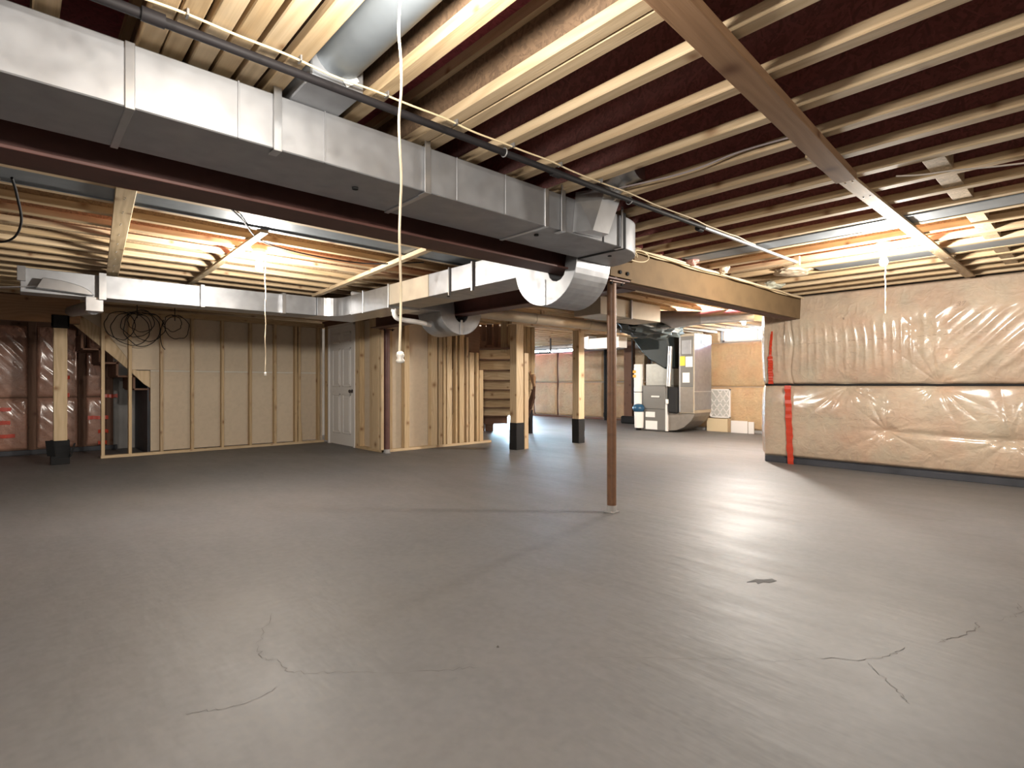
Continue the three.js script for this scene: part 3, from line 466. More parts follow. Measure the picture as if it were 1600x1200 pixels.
{
  const p = woodPost('square pale wooden post with torn black wrap beside the left stud partition', 0.42, 9.26, 1.84, 0.14, 0.3, 1.35);
  for (const g of [beam3([0.33, 9.15, 0.12], [0.31, 9.12, 0.32], 0.1, 0.012), beam3([0.52, 9.13, 0.1], [0.56, 9.12, 0.27], 0.06, 0.012)]) part(p, 'torn_flap', g, blackMat);
  part(p, 'saddle', [box(0.33, 0.51, 9.18, 9.2, 1.78, 1.95), box(0.33, 0.35, 9.18, 9.34, 1.8, 1.95), box(0.49, 0.51, 9.18, 9.34, 1.8, 1.95)], blackMat);
  const n = thing('stair_stud', 'thin pale stud standing free just right of the black-footed stair post', 'stud', [6.1, 6.3, 0]); part(n, 'shaft', box(6.03, 6.12, 6.28, 6.34, 0, 1.55, 0.003), lumber[3]);
  const l = thing('header_beam', 'dark layered wooden header above the leftmost wooden post', 'beam', [-1.2, 9.25, 1.84]);
  for (const [k, q] of [[0, 9.2], [1, 9.25], [2, 9.3]]) part(l, 'ply', box(-3.4, 0.62, q, q + 0.046, 1.85, 2.175, 0.003), k ? darkWood : brownWood);
  const h = thing('header_beam', 'tan wooden header resting on the two black-footed posts by the stair', 'beam', [6.6, 6.35, 2.0]);
  for (const q of [6.28, 6.33, 6.38]) part(h, 'ply', box(5.75, 9.6, q, q + 0.045, 2.0, 2.175, 0.003), wood());
  const r = thing('rim_board', 'tan board on edge above the round pipe, left of the brown post', 'board', [6, 5.86, 2.18]);
  part(r, 'board', box(4.12, 7.6, 5.8, 5.84, 2.06, 2.178, 0.003), lumber[0]); for (const u of [5.9, 6.9]) part(r, 'cleat', box(u, u + 0.04, 5.77, 5.8, 2.06, 2.17), lumber[3]);
}

// ---------------------------------------------------------------- ducts
const Y0 = 1.946, Y1 = 2.158, D0 = 2.13, D1 = 2.52;
{
  const d = thing('supply_duct', 'large silver sheet-metal duct running under the joists beside the steel beam', 'duct', [0, 2.32, Y0]);
  const cuts = [-3.5, -2.3, -1.1, 0.27, 1.42, 2.215, 2.95];
  for (let i = 0; i + 1 < cuts.length; i++) part(d, 'duct_section', box(cuts[i] + 0.002, cuts[i + 1] - 0.002, D0 + (i % 2) * 0.002, D1, Y0 + (i % 2) * 0.002, Y1, 0.004), galv);
  for (const u of [0.597, 0.922, 1.587, 1.906, 2.74]) part(d, 'seam', box(u - 0.003, u + 0.003, D0 - 0.003, D0 + 0.004, Y0 + 0.002, Y1, 0.001), galv);
  for (const u of [0.27, 1.42, 2.215]) part(d, 'drive_cleat', [box(u - 0.014, u + 0.014, D0 - 0.007, D0 + 0.004, Y0 - 0.006, Y1, 0.002), box(u - 0.012, u + 0.012, D0, D1, Y0 - 0.006, Y0 + 0.003, 0.001)], galvShiny);
  const el = [[2.954, D0], ...arc(2.96, D0 + 0.39, 0.39, -90, 0, 18), [3.35, D1 + 0.01], [2.954, D1 + 0.01]];
  part(d, 'elbow', prism('uv', el, Y0 - 0.002, Y1, 0.004), galv);
  part(d, 'drive_cleat', [box(2.938, 2.966, D0 - 0.008, D0 + 0.006, Y0 - 0.004, Y1 + 0.02, 0.002), box(2.944, 2.96, D0, D1, Y0 - 0.006, Y0 + 0.003, 0.001)], slotDark);
  const gp = [[2.535, Y1], [2.535, 1.97], ...arc(2.862, 1.97, 0.327, 180, 360, 26), [3.19, Y1], [2.84, Y1], [2.84, 1.93], ...arc(2.735, 1.9, 0.085, 20, -200, 8), [2.6, Y1]];
  const gn = part(d, 'beam_dip', prism('vy', gp, 2.955, 3.345, 0.004), galv, 'half-round duct dipping under the beam');
  part(gn, 'drive_cleat', box(2.947, 2.957, 2.85, 2.874, 1.648, 1.84, 0.001), galvShiny);
  for (const [u, v] of [[1.141, 2.307], [2.3, 2.294], [3.05, 2.32]]) part(d, 'test_plug', rod([u, v, Y0 - 0.006], [u, v, Y0 + 0.002], 0.014, 16), slotDark);
  const strapAt = (u, w = 0.03) => part(d, 'hanger_strap', [box(u - w / 2, u + w / 2, D0 - 0.012, D0 - 0.006, Y0 - 0.005, JB + 0.03, 0.001), box(u - w / 2, u + w / 2, D0 - 0.012, D0 + 0.05, Y0 - 0.008, Y0 - 0.004, 0.001), rod([u, D0 - 0.018, JB + 0.012], [u, D0 - 0.006, JB + 0.012], 0.008, 8)], galvShiny);
  strapAt(0.733); strapAt(1.41); strapAt(2.35, 0.035); strapAt(2.92, 0.02);
  // take-off boot on the near face, turning up into the joist bay
  const f = D0, q = 2.0;
  const bt = []; const quad = (a, b, c, e) => { bt.push([a, b, c], [a, c, e]); }; const W = (u, v, y) => [u, y, -v];
  const lo = [[2.44, f, 1.955], [2.70, f, 1.965], [2.62, q, 1.95], [2.47, q, 1.945]], hi = [[2.47, f, 2.2], [2.79, f, 2.2], [2.7, 1.96, 2.2], [2.54, 1.96, 2.2]];
  quad(W(...lo[0]), W(...lo[3]), W(...lo[2]), W(...lo[1])); quad(W(...hi[0]), W(...hi[1]), W(...hi[2]), W(...hi[3])); for (let i = 0; i < 4; i++) { const j = (i + 1) % 4; quad(W(...lo[i]), W(...lo[j]), W(...hi[j]), W(...hi[i])); }
  const bo = part(d, 'takeoff_boot', planarUV(flat(bt)), galvShiny, 'shiny tapered take-off boot');
  part(bo, 'collar', [rod([2.62, 2.06, 2.17], [2.64, 2.03, 2.24], 0.095, 24), rod([2.64, 2.03, 2.24], [2.65, 1.93, 2.31], 0.093, 24), rod([2.65, 1.93, 2.31], [2.655, 1.8, 2.32], 0.09, 24)], galvShiny);
  // cross duct, corner and left trunk
  const c = thing('cross_duct', 'silver duct branching away from the beam towards the left partition', 'duct', [3.1, 4.7, 1.9]);
  const cv = [3.19, 3.743, 4.086, 4.45, 5.2]; for (let i = 0; i + 1 < cv.length; i++) part(c, 'duct_section', box(2.97 - (i % 2) * 0.002, 3.36, cv[i] + 0.002, cv[i + 1] - 0.002, 1.905, 2.125, 0.004), i === 3 ? galvDusty : galv);
  part(c, 'duct_section', box(2.955, 3.36, 5.2, 5.78, 1.875, 2.115, 0.004), galvShiny); part(c, 'duct_section', box(2.96, 3.36, 5.78, 6.1, 1.88, 2.115, 0.004), galvShiny);
  for (const [v, w] of [[5.2, 0.02], [3.743, 0.02], [5.78, 0.02], [4.086, 0.012]]) part(c, 'drive_cleat', box(2.945, 2.972, v - w / 2, v + w / 2, 1.87, 2.13, 0.002), galvShiny);
  part(c, 'test_plug', rod([3.1, 4.3, 1.9], [3.1, 4.3, 1.907], 0.013, 12), slotDark);
  part(c, 'corner', prism('uv', [[2.72, 6.5], ...arc(2.72, 6.26, 0.24, 90, 0, 10), [2.96, 6.1], [3.36, 6.1], [3.36, 6.9], [2.72, 6.9]], 1.89, 2.115, 0.003), galvShiny);
  const t = thing('trunk_duct', 'long low silver duct in front of the left partition, with a scoop at its end', 'duct', [1.3, 6.7, 1.89]);
  const tu = [0.02, 0.62, 1.485, 2.326, 2.718], dv = [6.66, 6.62, 6.58, 6.53];
  for (let i = 0; i + 1 < tu.length; i++) part(t, 'duct_section', box(tu[i] + 0.002, tu[i + 1] - 0.002, dv[i], 6.9, 1.893, 2.118, 0.004), galv);
  for (const u of [0.62, 1.485, 2.326]) part(t, 'drive_cleat', box(u - 0.02, u + 0.02, 6.515 + (2.33 - u) * 0.065, 6.6, 1.885, 2.125, 0.002), galvShiny);
  part(t, 'scoop', prism('uy', [[0.13, 1.93], [0.55, 1.91], ...arc(0.14, 1.9, 0.4, 5, 85, 8).map(([a, b]) => [a, 1.9 + (b - 1.9) * 0.32])], 6.56, 6.665, 0.004), galvShiny);
  part(t, 'end_flap', [beam3([-0.12, 6.64, 1.91], [0.15, 6.64, 1.95], 0.1, 0.006), box(0.0, 0.06, 6.62, 6.66, 1.99, 2.125, 0.002)], galvShiny);
  const dk = part(t, 'drop_boot', [box(0.49, 0.63, 6.64, 6.78, 1.76, 1.9, 0.004)], galvShiny); part(dk, 'branch_pipe', [rod([0.56, 6.76, 1.81], [0.53, 9.1, 2.0], 0.07, 20)], galv);
  // branch to the right with its own dip under the short beam
  const b = thing('branch_duct', 'small silver duct with a half-round dip, hanging behind the cross duct', 'duct', [4.0, 5.5, 1.65]);
  part(b, 'duct_section', box(3.364, 3.69, 5.28, 5.76, 1.91, 2.11, 0.004), galv);
  const g2 = [[3.68, 2.12], [3.68, 1.97], ...arc(4.0, 1.97, 0.32, 180, 360, 26), [4.32, 2.12], [4.12, 2.12], [4.12, 1.93], ...arc(4.0, 1.9, 0.1, 15, -195, 8), [3.88, 2.12]];
  const bd = part(b, 'beam_dip', prism('uy', g2, 5.28, 5.76, 0.004), galv, 'half-round dip'); part(bd, 'drive_cleat', box(3.985, 4.015, 5.272, 5.281, 1.66, 1.83, 0.001), galvShiny);
  part(b, 'round_pipe', [rod([4.3, 5.52, 1.99], [7.6, 5.52, 1.99], 0.075, 24)], galvDusty); for (const u of [5.5, 6.7, 7.1]) part(b, 'joint_band', rod([u - 0.015, 5.52, 1.99], [u + 0.015, 5.52, 1.99], 0.079, 24), galvDusty);
  // round pipe in the near joist bay, landing on the big duct
  const r = thing('round_duct', 'grey round duct in the joist bay above the black pipe, near the camera', 'duct', [0.87, 0.2, 2.17]);
  part(r, 'pipe', rod([0.89, -2.9, 2.282], [0.885, 1.95, 2.282], 0.095, 32), panMetal);
  const bx = part(r, 'landing_boot', box(0.78, 0.985, 1.92, 2.4, 2.158, 2.39, 0.005), galv); part(bx, 'paper_tag', beam3([0.9, 1.914, 2.18], [0.95, 1.914, 2.22], 0.004, 0.045), paper);
}

// ---------------------------------------------------------------- pipes and cables
{
  const p = thing('gas_pipe', 'long thin black pipe crossing under the joists, grey at its far end', 'pipe', [2.6, 1.9, 2.12]);
  const y = 2.145; part(p, 'black_length', rod([-3.4, 1.94, y], [2.5, 1.905, y], 0.0155, 20), blackPipe);
  part(p, 'grey_length', rod([3.55, 1.88, y], [5.19, 1.852, y], 0.013, 16), greyPipe, 'bare grey far length'); part(p, 'black_length', rod([2.5, 1.905, y], [3.55, 1.88, y], 0.014, 16), blackPipe);
  for (const u of [2.06, 3.55, 0.3]) part(p, 'coupling', rod([u - 0.03, 1.915, y], [u + 0.03, 1.915, y], 0.021, 16), blackPipe);
  for (const u of [1.7, 2.7]) { const h = new THREE.TorusGeometry(0.02, 0.003, 8, 20); h.rotateY(Math.PI / 2); h.translate(u, y, -1.91); part(p, 'hanger', [h, rod([u, 1.91, y + 0.02], [u + 0.02, 1.95, JB + 0.06], 0.002, 6)], greyPipe); }
  part(p, 'end_bracket', [box(5.17, 5.2, 1.83, 1.875, 2.12, 2.2, 0.002)], paleWood);
  const cb = thing('electric_cable', 'thin cream cable stapled along the black pipe', 'cable', [1.6, 1.86, 2.17]);
  const pts = []; for (let u = 0.2; u < 4.4; u += 0.16) pts.push([u, 1.868 + 0.006 * Math.sin(u * 9), JB - 0.012 - 0.006 * Math.abs(Math.sin((u - 1.024) / 0.33 * Math.PI))]);
  part(cb, 'sheath', tube(pts, 0.0045, 200, 6), cableMat); for (const u of [0.38, 0.72, 1.055, 1.385, 1.715, 2.045, 2.375]) part(cb, 'staple', box(u - 0.003, u + 0.003, 1.855, 1.882, JB - 0.02, JB + 0.002, 0), greyPipe);
  const w = thing('electric_cable', 'bundle of cream cables lying along the top of the tan beam', 'cable', [5.6, 2.6, 2.1]);
  for (let k = 0; k < 4; k++) { const q = []; for (let u = 3.6; u < 7.5; u += 0.25) q.push([u, 2.6 - 0.012 * k + rr(-0.01, 0.01), 2.152 - 0.012 * (k % 2) + rr(-0.008, 0.008)]); part(w, 'sheath', tube(q, 0.008, 80, 6), k % 2 ? cableMat : creamFluff); }
  const lp = []; for (let a = 0; a < 15; a++) lp.push([3.62 + 0.14 * Math.cos(a * 0.7) + 0.012 * a, 2.58 - 0.004 * a, 2.09 + 0.045 * Math.sin(a * 0.7)]); part(w, 'loop', tube(lp, 0.006, 90, 6), cableMat);
  const bl = thing('electric_cable', 'thin black cable sagging under the joists of the left bay', 'cable', [1.2, 4.2, 2.15]);
  part(bl, 'sheath', tube([[0.75, 3.3, 2.14], [1.1, 3.9, 2.17], [1.5, 4.5, 2.165], [2.3, 4.6, 2.16], [2.75, 4.2, 2.165]], 0.006, 60, 6), blackMat);
  const b2 = thing('electric_cable', 'black cable hanging down at the far left edge of the joists', 'cable', [-0.02, 4.9, 1.95]);
  part(b2, 'sheath', tube([[-0.02, 4.0, 2.17], [0.0, 4.15, 2.12], [0.02, 4.5, 2.05], [-0.02, 4.8, 2.0], [-0.12, 5.1, 2.02], [-0.3, 5.3, 2.1]], 0.007, 60, 6), blackMat);
  const b3 = thing('electric_cable', 'thin grey cable drooping between two right-hand joists', 'cable', [2.8, 1.2, 2.2]);
  part(b3, 'sheath', tube([[2.6, 1.95, 2.2], [2.62, 1.5, 2.175], [2.64, 1.2, 2.2], [2.655, 0.9, 2.195]], 0.005, 40, 6), std({ color: lin(0.35, 0.3, 0.3) }));
  const b4 = thing('electric_cable', 'thin pale cable lying across the right-hand joists beside the cream blocks', 'cable', [3.7, 0.4, 2.17]);
  part(b4, 'sheath', tube([[3.5, 0.75, 2.172], [3.56, 0.64, 2.165], [3.63, 0.52, 2.172], [3.72, 0.36, 2.17], [3.82, 0.15, 2.172], [3.9, -0.1, 2.172]], 0.005, 50, 6), std({ color: lin(0.5, 0.45, 0.4) }));
  const vp = thing('vent_pipe', 'short white plastic elbow pipe lying on top of the left duct corner', 'pipe', [3.15, 6.3, 2.16]);
  part(vp, 'pipe', tube([[2.98, 6.1, 2.142], [3.1, 6.15, 2.15], [3.2, 6.18, 2.16], [3.3, 6.16, 2.22], [3.34, 6.12, 2.3]], 0.026, 40, 14), whitePlastic); part(vp, 'clip', rod([3.03, 6.08, 2.08], [3.03, 6.08, 2.14], 0.008, 8), whitePlastic);
  const v2 = thing('vent_pipe', 'white plastic pipe with an elbow below the cross duct', 'pipe', [3.3, 5.5, 1.8]);
  part(v2, 'pipe', tube([[3.05, 5.24, 1.872], [3.05, 5.24, 1.84], [3.06, 5.24, 1.80], [3.1, 5.25, 1.775], [3.2, 5.27, 1.765], [3.4, 5.3, 1.76], [3.66, 5.45, 1.76]], 0.028, 60, 14), whitePlastic); part(v2, 'collar', rod([3.05, 5.24, 1.84], [3.05, 5.24, 1.876], 0.034, 18), whitePlastic);
  const cl = thing('cable_coil', 'coil of loose black cable hanging above the left partition studs', 'cable', [1.3, 9.35, 1.6]);
  for (const [u, r, y, e] of [[1.2, 0.23, 1.84, 1], [1.27, 0.17, 1.9, 1.1], [1.42, 0.2, 1.88, 1], [1.34, 0.26, 1.86, 0.85], [1.33, 0.14, 1.95, 1.2], [1.78, 0.17, 1.9, 0.95], [1.72, 0.12, 1.96, 1], [1.08, 0.2, 1.88, 0.9]]) { const q = []; for (let a = 0; a <= 18; a++) { const t = a / 18 * 6.283 * 1.06; q.push([u + r * e * Math.sin(t) + rr(-0.012, 0.012), 9.43 - 0.004 * a + rr(-0.012, 0.012), y + r * Math.cos(t) + rr(-0.01, 0.01)]); } part(cl, 'loop', tube(q, 0.0055, 90, 6), blackMat); }
  for (const u of [1.28, 1.75]) part(cl, 'hook', rod([u, 9.41, 2.0], [u, 9.41, 2.19], 0.006, 8), blackMat); part(cl, 'loose_end', tube([[1.6, 9.38, 2.0], [1.56, 9.38, 1.8], [1.58, 9.38, 1.62], [1.62, 9.38, 1.56]], 0.006, 30, 6), blackMat);
}

// ---------------------------------------------------------------- tufts of insulation
function tuft(label, u, v, y, sx, sy, m, sd) {
  const o = thing('insulation_tuft', label, 'insulation', [u, v, y - sy]); const g = new THREE.IcosahedronGeometry(1, 4), p = g.attributes.position;
  for (let i = 0; i < p.count; i++) { const d = new THREE.Vector3().fromBufferAttribute(p, i), n = 0.55 + 0.9 * fbm(d.x * 2.3 + 9, d.y * 2.3 + d.z * 1.7 + 9, 64, 64, sd, 4); p.setXYZ(i, d.x * n * sx, d.y * n * sy, d.z * n * sx); }
  g.computeVertexNormals(); g.translate(u, y, -v); part(o, 'tuft', planarUV(g.index ? g.toNonIndexed() : g), m);
}
tuft('pink tuft of fibreglass poking from the joist bay above the tan beam', 4.57, 2.54, 2.2, 0.06, 0.06, pinkFluff, 3);
tuft('small cream tuft of fibreglass beside the pink one above the beam', 5.15, 2.52, 2.19, 0.05, 0.055, creamFluff, 5);
tuft('grey-cream tuft of fibreglass at the far end of the tan beam', 6.4, 2.55, 2.19, 0.12, 0.05, std({ color: lin(0.45, 0.45, 0.36), roughness: 1 }), 8);
tuft('ragged cream insulation hanging under the joists left of the right bulb', 5.75, 2.1, 2.18, 0.16, 0.04, std({ color: lin(0.5, 0.4, 0.28), roughness: 1 }), 11);

// ---------------------------------------------------------------- bare bulbs
function lamp(label, { at: [u, v, y], power }, cord, knob) {
  const l = thing('ceiling_bulb', label, 'lamp', [u, v, y]);
  const lathe = (pts, n = 24) => { const g = new THREE.LatheGeometry(pts.map((p) => new THREE.Vector2(...p)), n); g.translate(u, y, -v); return g; };
  part(l, 'lampholder', lathe([[0.0, Math.max(0.15, JB - y)], [0.052, Math.max(0.15, JB - y)], [0.055, 0.125], [0.05, 0.11], [0.03, 0.1], [0.026, 0.05], [0.02, 0.046], [0, 0.046]]), porcelain);
  part(l, 'bulb', lathe([[0, -0.036], [0.014, -0.034], [0.026, -0.024], [0.031, -0.006], [0.029, 0.012], [0.02, 0.034], [0.014, 0.05], [0, 0.05]]), glow);
  if (cord) { const q = [], n = 14; for (let i = 0; i <= n; i++) q.push([u + 0.05 + 0.003 * Math.sin(i * 1.7) * (cord > 0.5 ? 1 : 0.4), v + 0.002 * Math.cos(i * 2.1), lerp(y + 0.11, cord, i / n)]);
  part(l, 'pull_cord', tube(q, knob ? 0.0035 : 0.0032, 60, 6), cordMat); }
  if (knob) { const k = new THREE.LatheGeometry([[0, 0], [0.008, 0.001], [0.011, 0.006], [0.007, 0.012], [0.01, 0.018], [0.008, 0.026], [0.003, 0.03], [0, 0.03]].map((p) => new THREE.Vector2(...p)), 14); k.translate(u + 0.05, cord - 0.02, -v); part(l, 'cord_knob', k, porcelain); }
  const pl = new THREE.PointLight(LAMP, power, 0, 2); pl.position.set(0, 0, 0); pl.castShadow = true; pl.shadow.radius = 3; pl.shadow.mapSize.set(1024, 1024); pl.shadow.camera.near = 0.04; pl.shadow.bias = -0.002; pl.name = 'bulb_light'; l.add(pl);
  return l;
}
lamp('bare bulb nearest the camera, whose long pull cord hangs in front of the duct', LAMPS[0], 1.12, true);
lamp('lit bare bulb under the joists above the left partition', LAMPS[1], 1.14, true);
lamp('lit bare bulb under the joists in front of the right insulated wall', LAMPS[2], 1.62, false);
lamp('far lit bulb by the small window of the furnace corner', LAMPS[3], 0, false);
lamp('added fill bulb behind the camera, out of view', LAMPS[4], 1.2, false);
lamp('added bulb to brighten the back room, hidden behind the curved stair', LAMPS[5], 0, false);

// ---------------------------------------------------------------- curved stair seen from behind
{
  const st = thing('curved_stair', 'curved wooden staircase seen from behind, its risers stacked between the posts', 'stairs', [7.2, 8.2, 0]);
  const fr = (lat, d) => [0.7373 * lat + 0.6756 * d, -0.6756 * lat + 0.7373 * d];   // stair axis: lat across, d along its run
  const n = 9, steps = [];
  for (let k = 0; k < n; k++) {
    const d = 12.15 - 0.27 * k, y = 0.19 * k, yaw = 0.05 * (4 - k) * 0.6, l0 = [-0.6, -0.62, -0.62, -0.61, -0.6, -0.6, -0.62, -0.66, -0.72][k], l1 = [-0.42, -0.1, 0.2, 0.34, 0.42, 0.44, 0.4, 0.32, 0.28][k];
    const a = fr(l0, d + yaw * l0), b = fr(l1, d + yaw * l1); steps.push([l0, l1, d, y]);
    const e = (p, q) => [p[0] + 0.6756 * q, p[1] + 0.7373 * q];
    part(st, 'riser', beam3([...a, y + 0.08], [...b, y + 0.08], 0.02, 0.175, 0.002), k < 2 ? darkWood : lumber[(k * 3) % 4]);
    const t0 = e(a, -0.11), t1 = e(b, -0.11); part(st, 'tread', beam3([...t0, y + 0.176], [...t1, y + 0.176], 0.31, 0.03, 0.004), darkWood);  // treads darkened: shade between the risers put into their colour
  }
  for (let k = 0; k + 1 < n; k++) { const [l0, , d, y] = steps[k], [m0, , d2, y2] = steps[k + 1], a = fr(l0 - 0.02, d), b = fr(m0 - 0.02, d2); part(st, 'left_stringer', beam3([...a, y + 0.1], [...b, y2 + 0.1], 0.035, 0.26, 0.002), darkWood); }
  const arcPts = [[0.27, 9.9, 1.42], [0.37, 10.15, 1.26], [0.43, 10.4, 1.08], [0.43, 10.7, 0.86], [0.37, 11.0, 0.62], [0.3, 11.3, 0.38], [0.26, 11.5, 0.2]];
  for (let k = 0; k + 1 < arcPts.length; k++) { const p = arcPts[k], q = arcPts[k + 1]; part(st, 'curved_stringer', beam3([...fr(p[0], p[1]), p[2]], [...fr(q[0], q[1]), q[2]], 0.045, 0.2, 0.004), k > 1 ? darkWood : brownWood); part(st, 'handrail', beam3([...fr(p[0] - 0.09, p[1] - 0.2), p[2] + 0.05], [...fr(q[0] - 0.09, q[1] - 0.2), q[2] + 0.05], 0.045, 0.06, 0.01), lumber[1]); }
  part(st, 'foot', box(8.02, 8.1, 8.18, 8.26, 0, 0.5, 0.004), blackMat);
  // framing that hangs from the ceiling round the stair opening
  const cr = (x, d, w, y0, y1, m, t = 0.06) => { const a = fr((x - 800) * d / 844, d), b = fr((x + w - 800) * d / 844, d); return [a, b, y0, y1, m, t]; };
  for (const [x, d, w, y0, m] of [[752, 10.2, 7, 1.86, 'd'], [760, 10.15, 9, 1.78, 'd'], [771, 10.1, 9, 1.74, 'd'], [782.5, 9.9, 9.5, 1.63, 'l'], [793, 9.85, 6, 1.57, 'l'], [817, 9.6, 5, 1.32, 'l'], [823, 9.6, 6, 1.28, 'l'], [830, 9.6, 5, 1.22, 'l']]) {
    const [a, b] = cr(x, d, w); const mid = (y0 + 2.17) / 2; part(wallS, 'cripple_stud', beam3([...a, mid], [...b, mid], 0.04, 2.17 - y0, 0.002), m === 'd' ? darkWood : lumber[1]);
  }
  part(wallS, 'opening_panel', beam3([...fr(-0.82, 10.45), 1.83], [...fr(0.3, 10.45), 1.83], 0.02, 0.66, 0.002), darkWood);
  part(wallS, 'opening_panel', beam3([...fr(0.15, 9.65), 1.75], [...fr(0.41, 9.65), 1.75], 0.015, 0.84, 0.002), lumber[1]);
}

// ---------------------------------------------------------------- furnace corner
{
  const f = thing('furnace', 'dark grey furnace cabinet at the back of the basement beside the metal return duct', 'furnace', [10.8, 6.7, 0]);
  part(f, 'cabinet', box(10.46, 11.15, 6.4, 7.03, 0.01, 1.02, 0.006), furnaceMetal);
  const dr = part(f, 'door_panel', box(10.445, 10.462, 6.44, 6.99, 0.5, 1.0, 0.005), furnaceMetal); part(dr, 'handle', box(10.42, 10.448, 6.58, 6.79, 0.75, 0.79, 0.01), paper);
  part(f, 'service_panel', box(10.445, 10.462, 6.44, 6.99, 0.03, 0.48, 0.005), furnaceMetal);
  part(f, 'label_sheet', box(10.438, 10.446, 6.7, 6.94, 0.31, 0.43, 0), paper, 'white paper label'); part(f, 'label_sheet', box(10.438, 10.446, 6.64, 6.94, 0.04, 0.23, 0), paper, 'white paper label');
  part(f, 'coil_box', box(10.5, 11.1, 6.42, 6.97, 1.02, 1.5, 0.005), coilMetal); part(f, 'trim_strip', box(10.44, 10.5, 6.395, 6.44, 0.02, 0.62, 0.004), whitePaint);
  part(f, 'flue', rod([10.4, 6.33, 1.0], [10.42, 6.3, 1.86], 0.055, 20), galvShiny, 'bright round flue pipe');
  part(f, 'filter_slot', box(10.4, 10.6, 6.14, 6.36, 0.42, 0.98, 0.03), blackMat, 'black filter rack cover'); part(f, 'switch_box', box(10.38, 10.42, 6.34, 6.4, 0.62, 0.72, 0.006), whitePlastic);
  const pl = part(f, 'plenum_wrap', prism('vy', [[7.3, 2.1], [6.4, 2.12], [6.33, 1.75], [6.32, 1.42], [6.46, 1.38], [6.62, 1.47], [6.85, 1.6], [7.05, 1.78]], 10.44, 11.0, 0.03), blackPoly, 'black plastic sheet round the plenum');
  const r = thing('return_duct', 'tall sheet-metal return duct with a curved boot, right of the furnace', 'duct', [10.8, 5.9, 0]);
  part(r, 'riser', box(10.47, 11.2, 5.775, 6.11, 0.43, 2.12, 0.005), galvDusty);
  part(r, 'boot', prism('vy', [[6.395, 0.03], [6.2, 0.05], [6.02, 0.13], [5.88, 0.25], [5.8, 0.36], [5.775, 0.43], [6.11, 0.43], [6.2, 0.55], [6.395, 0.6]], 10.5, 11.18, 0.004), ductBrown);
  part(r, 'front_plate', box(10.46, 10.472, 5.79, 6.1, 0.98, 1.66, 0.002), furnaceMetal); part(r, 'front_plate', box(10.46, 10.472, 5.79, 6.1, 0.45, 0.97, 0.002), ductBrown); part(r, 'corner_strip', box(10.452, 10.474, 6.085, 6.115, 0.45, 2.1, 0.003), galv); const up = part(r, 'upper_panel', box(10.455, 10.472, 5.79, 6.1, 1.58, 2.06, 0.003), furnaceMetal); part(up, 'inner_panel', box(10.448, 10.457, 5.83, 6.05, 1.68, 1.98, 0.003), galv);
  part(r, 'label_sheet', box(10.45, 10.458, 5.975, 6.09, 1.44, 1.64, 0), yellowPaper, 'yellow label'); part(r, 'label_sheet', box(10.45, 10.458, 5.8, 5.96, 1.41, 1.63, 0), paper, 'white label'); part(r, 'label_sheet', box(10.45, 10.46, 5.87, 6.03, 1.08, 1.29, 0), paper, 'white label');
  part(r, 'side_sheet', box(10.48, 11.2, 5.768, 5.778, 0.5, 2.1, 0.002), galv); part(r, 'drive_cleat', box(10.46, 11.2, 5.762, 5.77, 0.88, 0.9, 0.002), galvShiny);
  part(r, 'taped_note', beam3([10.75, 5.76, 1.96], [10.98, 5.76, 1.92], 0.006, 0.1), paper);
  const w = thing('water_filter', 'tall white tank with orange stickers and a blue pump, left of the furnace', 'water filter', [10.5, 7.2, 0]);
  part(w, 'tank', rod([10.5, 7.17, 0.5], [10.5, 7.17, 1.5], 0.1, 24), whitePlastic); part(w, 'canister', rod([10.42, 7.1, 0.06], [10.42, 7.1, 0.42], 0.1, 24, 0.11), whitePlastic);
  for (const y of [1.2, 1.3]) part(w, 'sticker', box(10.392, 10.4, 7.17, 7.25, y, y + 0.06, 0), orangePaper);
  const sp = new THREE.SphereGeometry(0.14, 20, 14); sp.scale(1, 0.75, 1); sp.translate(10.42, 0.5, -7.11); part(w, 'pump', sp, std({ color: lin(0.02, 0.08, 0.16), roughness: 0.35 }), 'blue pump'); part(w, 'strap', rod([10.5, 7.17, 0.86], [10.5, 7.17, 0.875], 0.104, 24), blackMat); part(w, 'stand', rod([10.46, 7.14, 0], [10.46, 7.14, 0.5], 0.06, 16), blackMat);
  part(w, 'feed_line', rod([10.42, 7.29, 0.6], [10.42, 7.29, 2.1], 0.015, 10), blackMat);
  const s = thing('overhead_duct', 'dull metal box duct hanging under the ceiling right of the brown post', 'duct', [6.0, 4.2, 1.9]);
  part(s, 'duct_section', box(5.3, 5.93, 4.17, 4.6, 1.915, 2.14, 0.004), galvDusty); part(s, 'duct_section', box(5.94, 6.62, 4.16, 4.6, 1.91, 2.14, 0.004), galvDusty); part(s, 'drive_cleat', box(5.92, 5.95, 4.15, 4.18, 1.9, 2.15, 0.002), galvShiny);
  const x = thing('plastic_wrap', 'crumpled black plastic draped over the ducts above the furnace', 'plastic sheet', [7.6, 4.95, 1.85]);
  const bg = new THREE.IcosahedronGeometry(1, 5), bp = bg.attributes.position; for (let i = 0; i < bp.count; i++) { const d = new THREE.Vector3().fromBufferAttribute(bp, i), q = 0.75 + 0.6 * Math.abs(fbm(d.x * 2 + 9, d.y * 2 + d.z * 2.2 + 9, 64, 64, 33, 4) - 0.5) * 2; bp.setXYZ(i, d.x * q * 0.85, d.y * q * 0.21, d.z * q * 0.5); } bg.computeVertexNormals(); bg.translate(7.6, 1.99, -4.95); part(x, 'sheet', planarUV(bg), blackPoly);
  const fx = thing('round_duct', 'shiny round duct running across above the return duct towards the far bulb', 'duct', [7.9, 4.1, 2.05]);
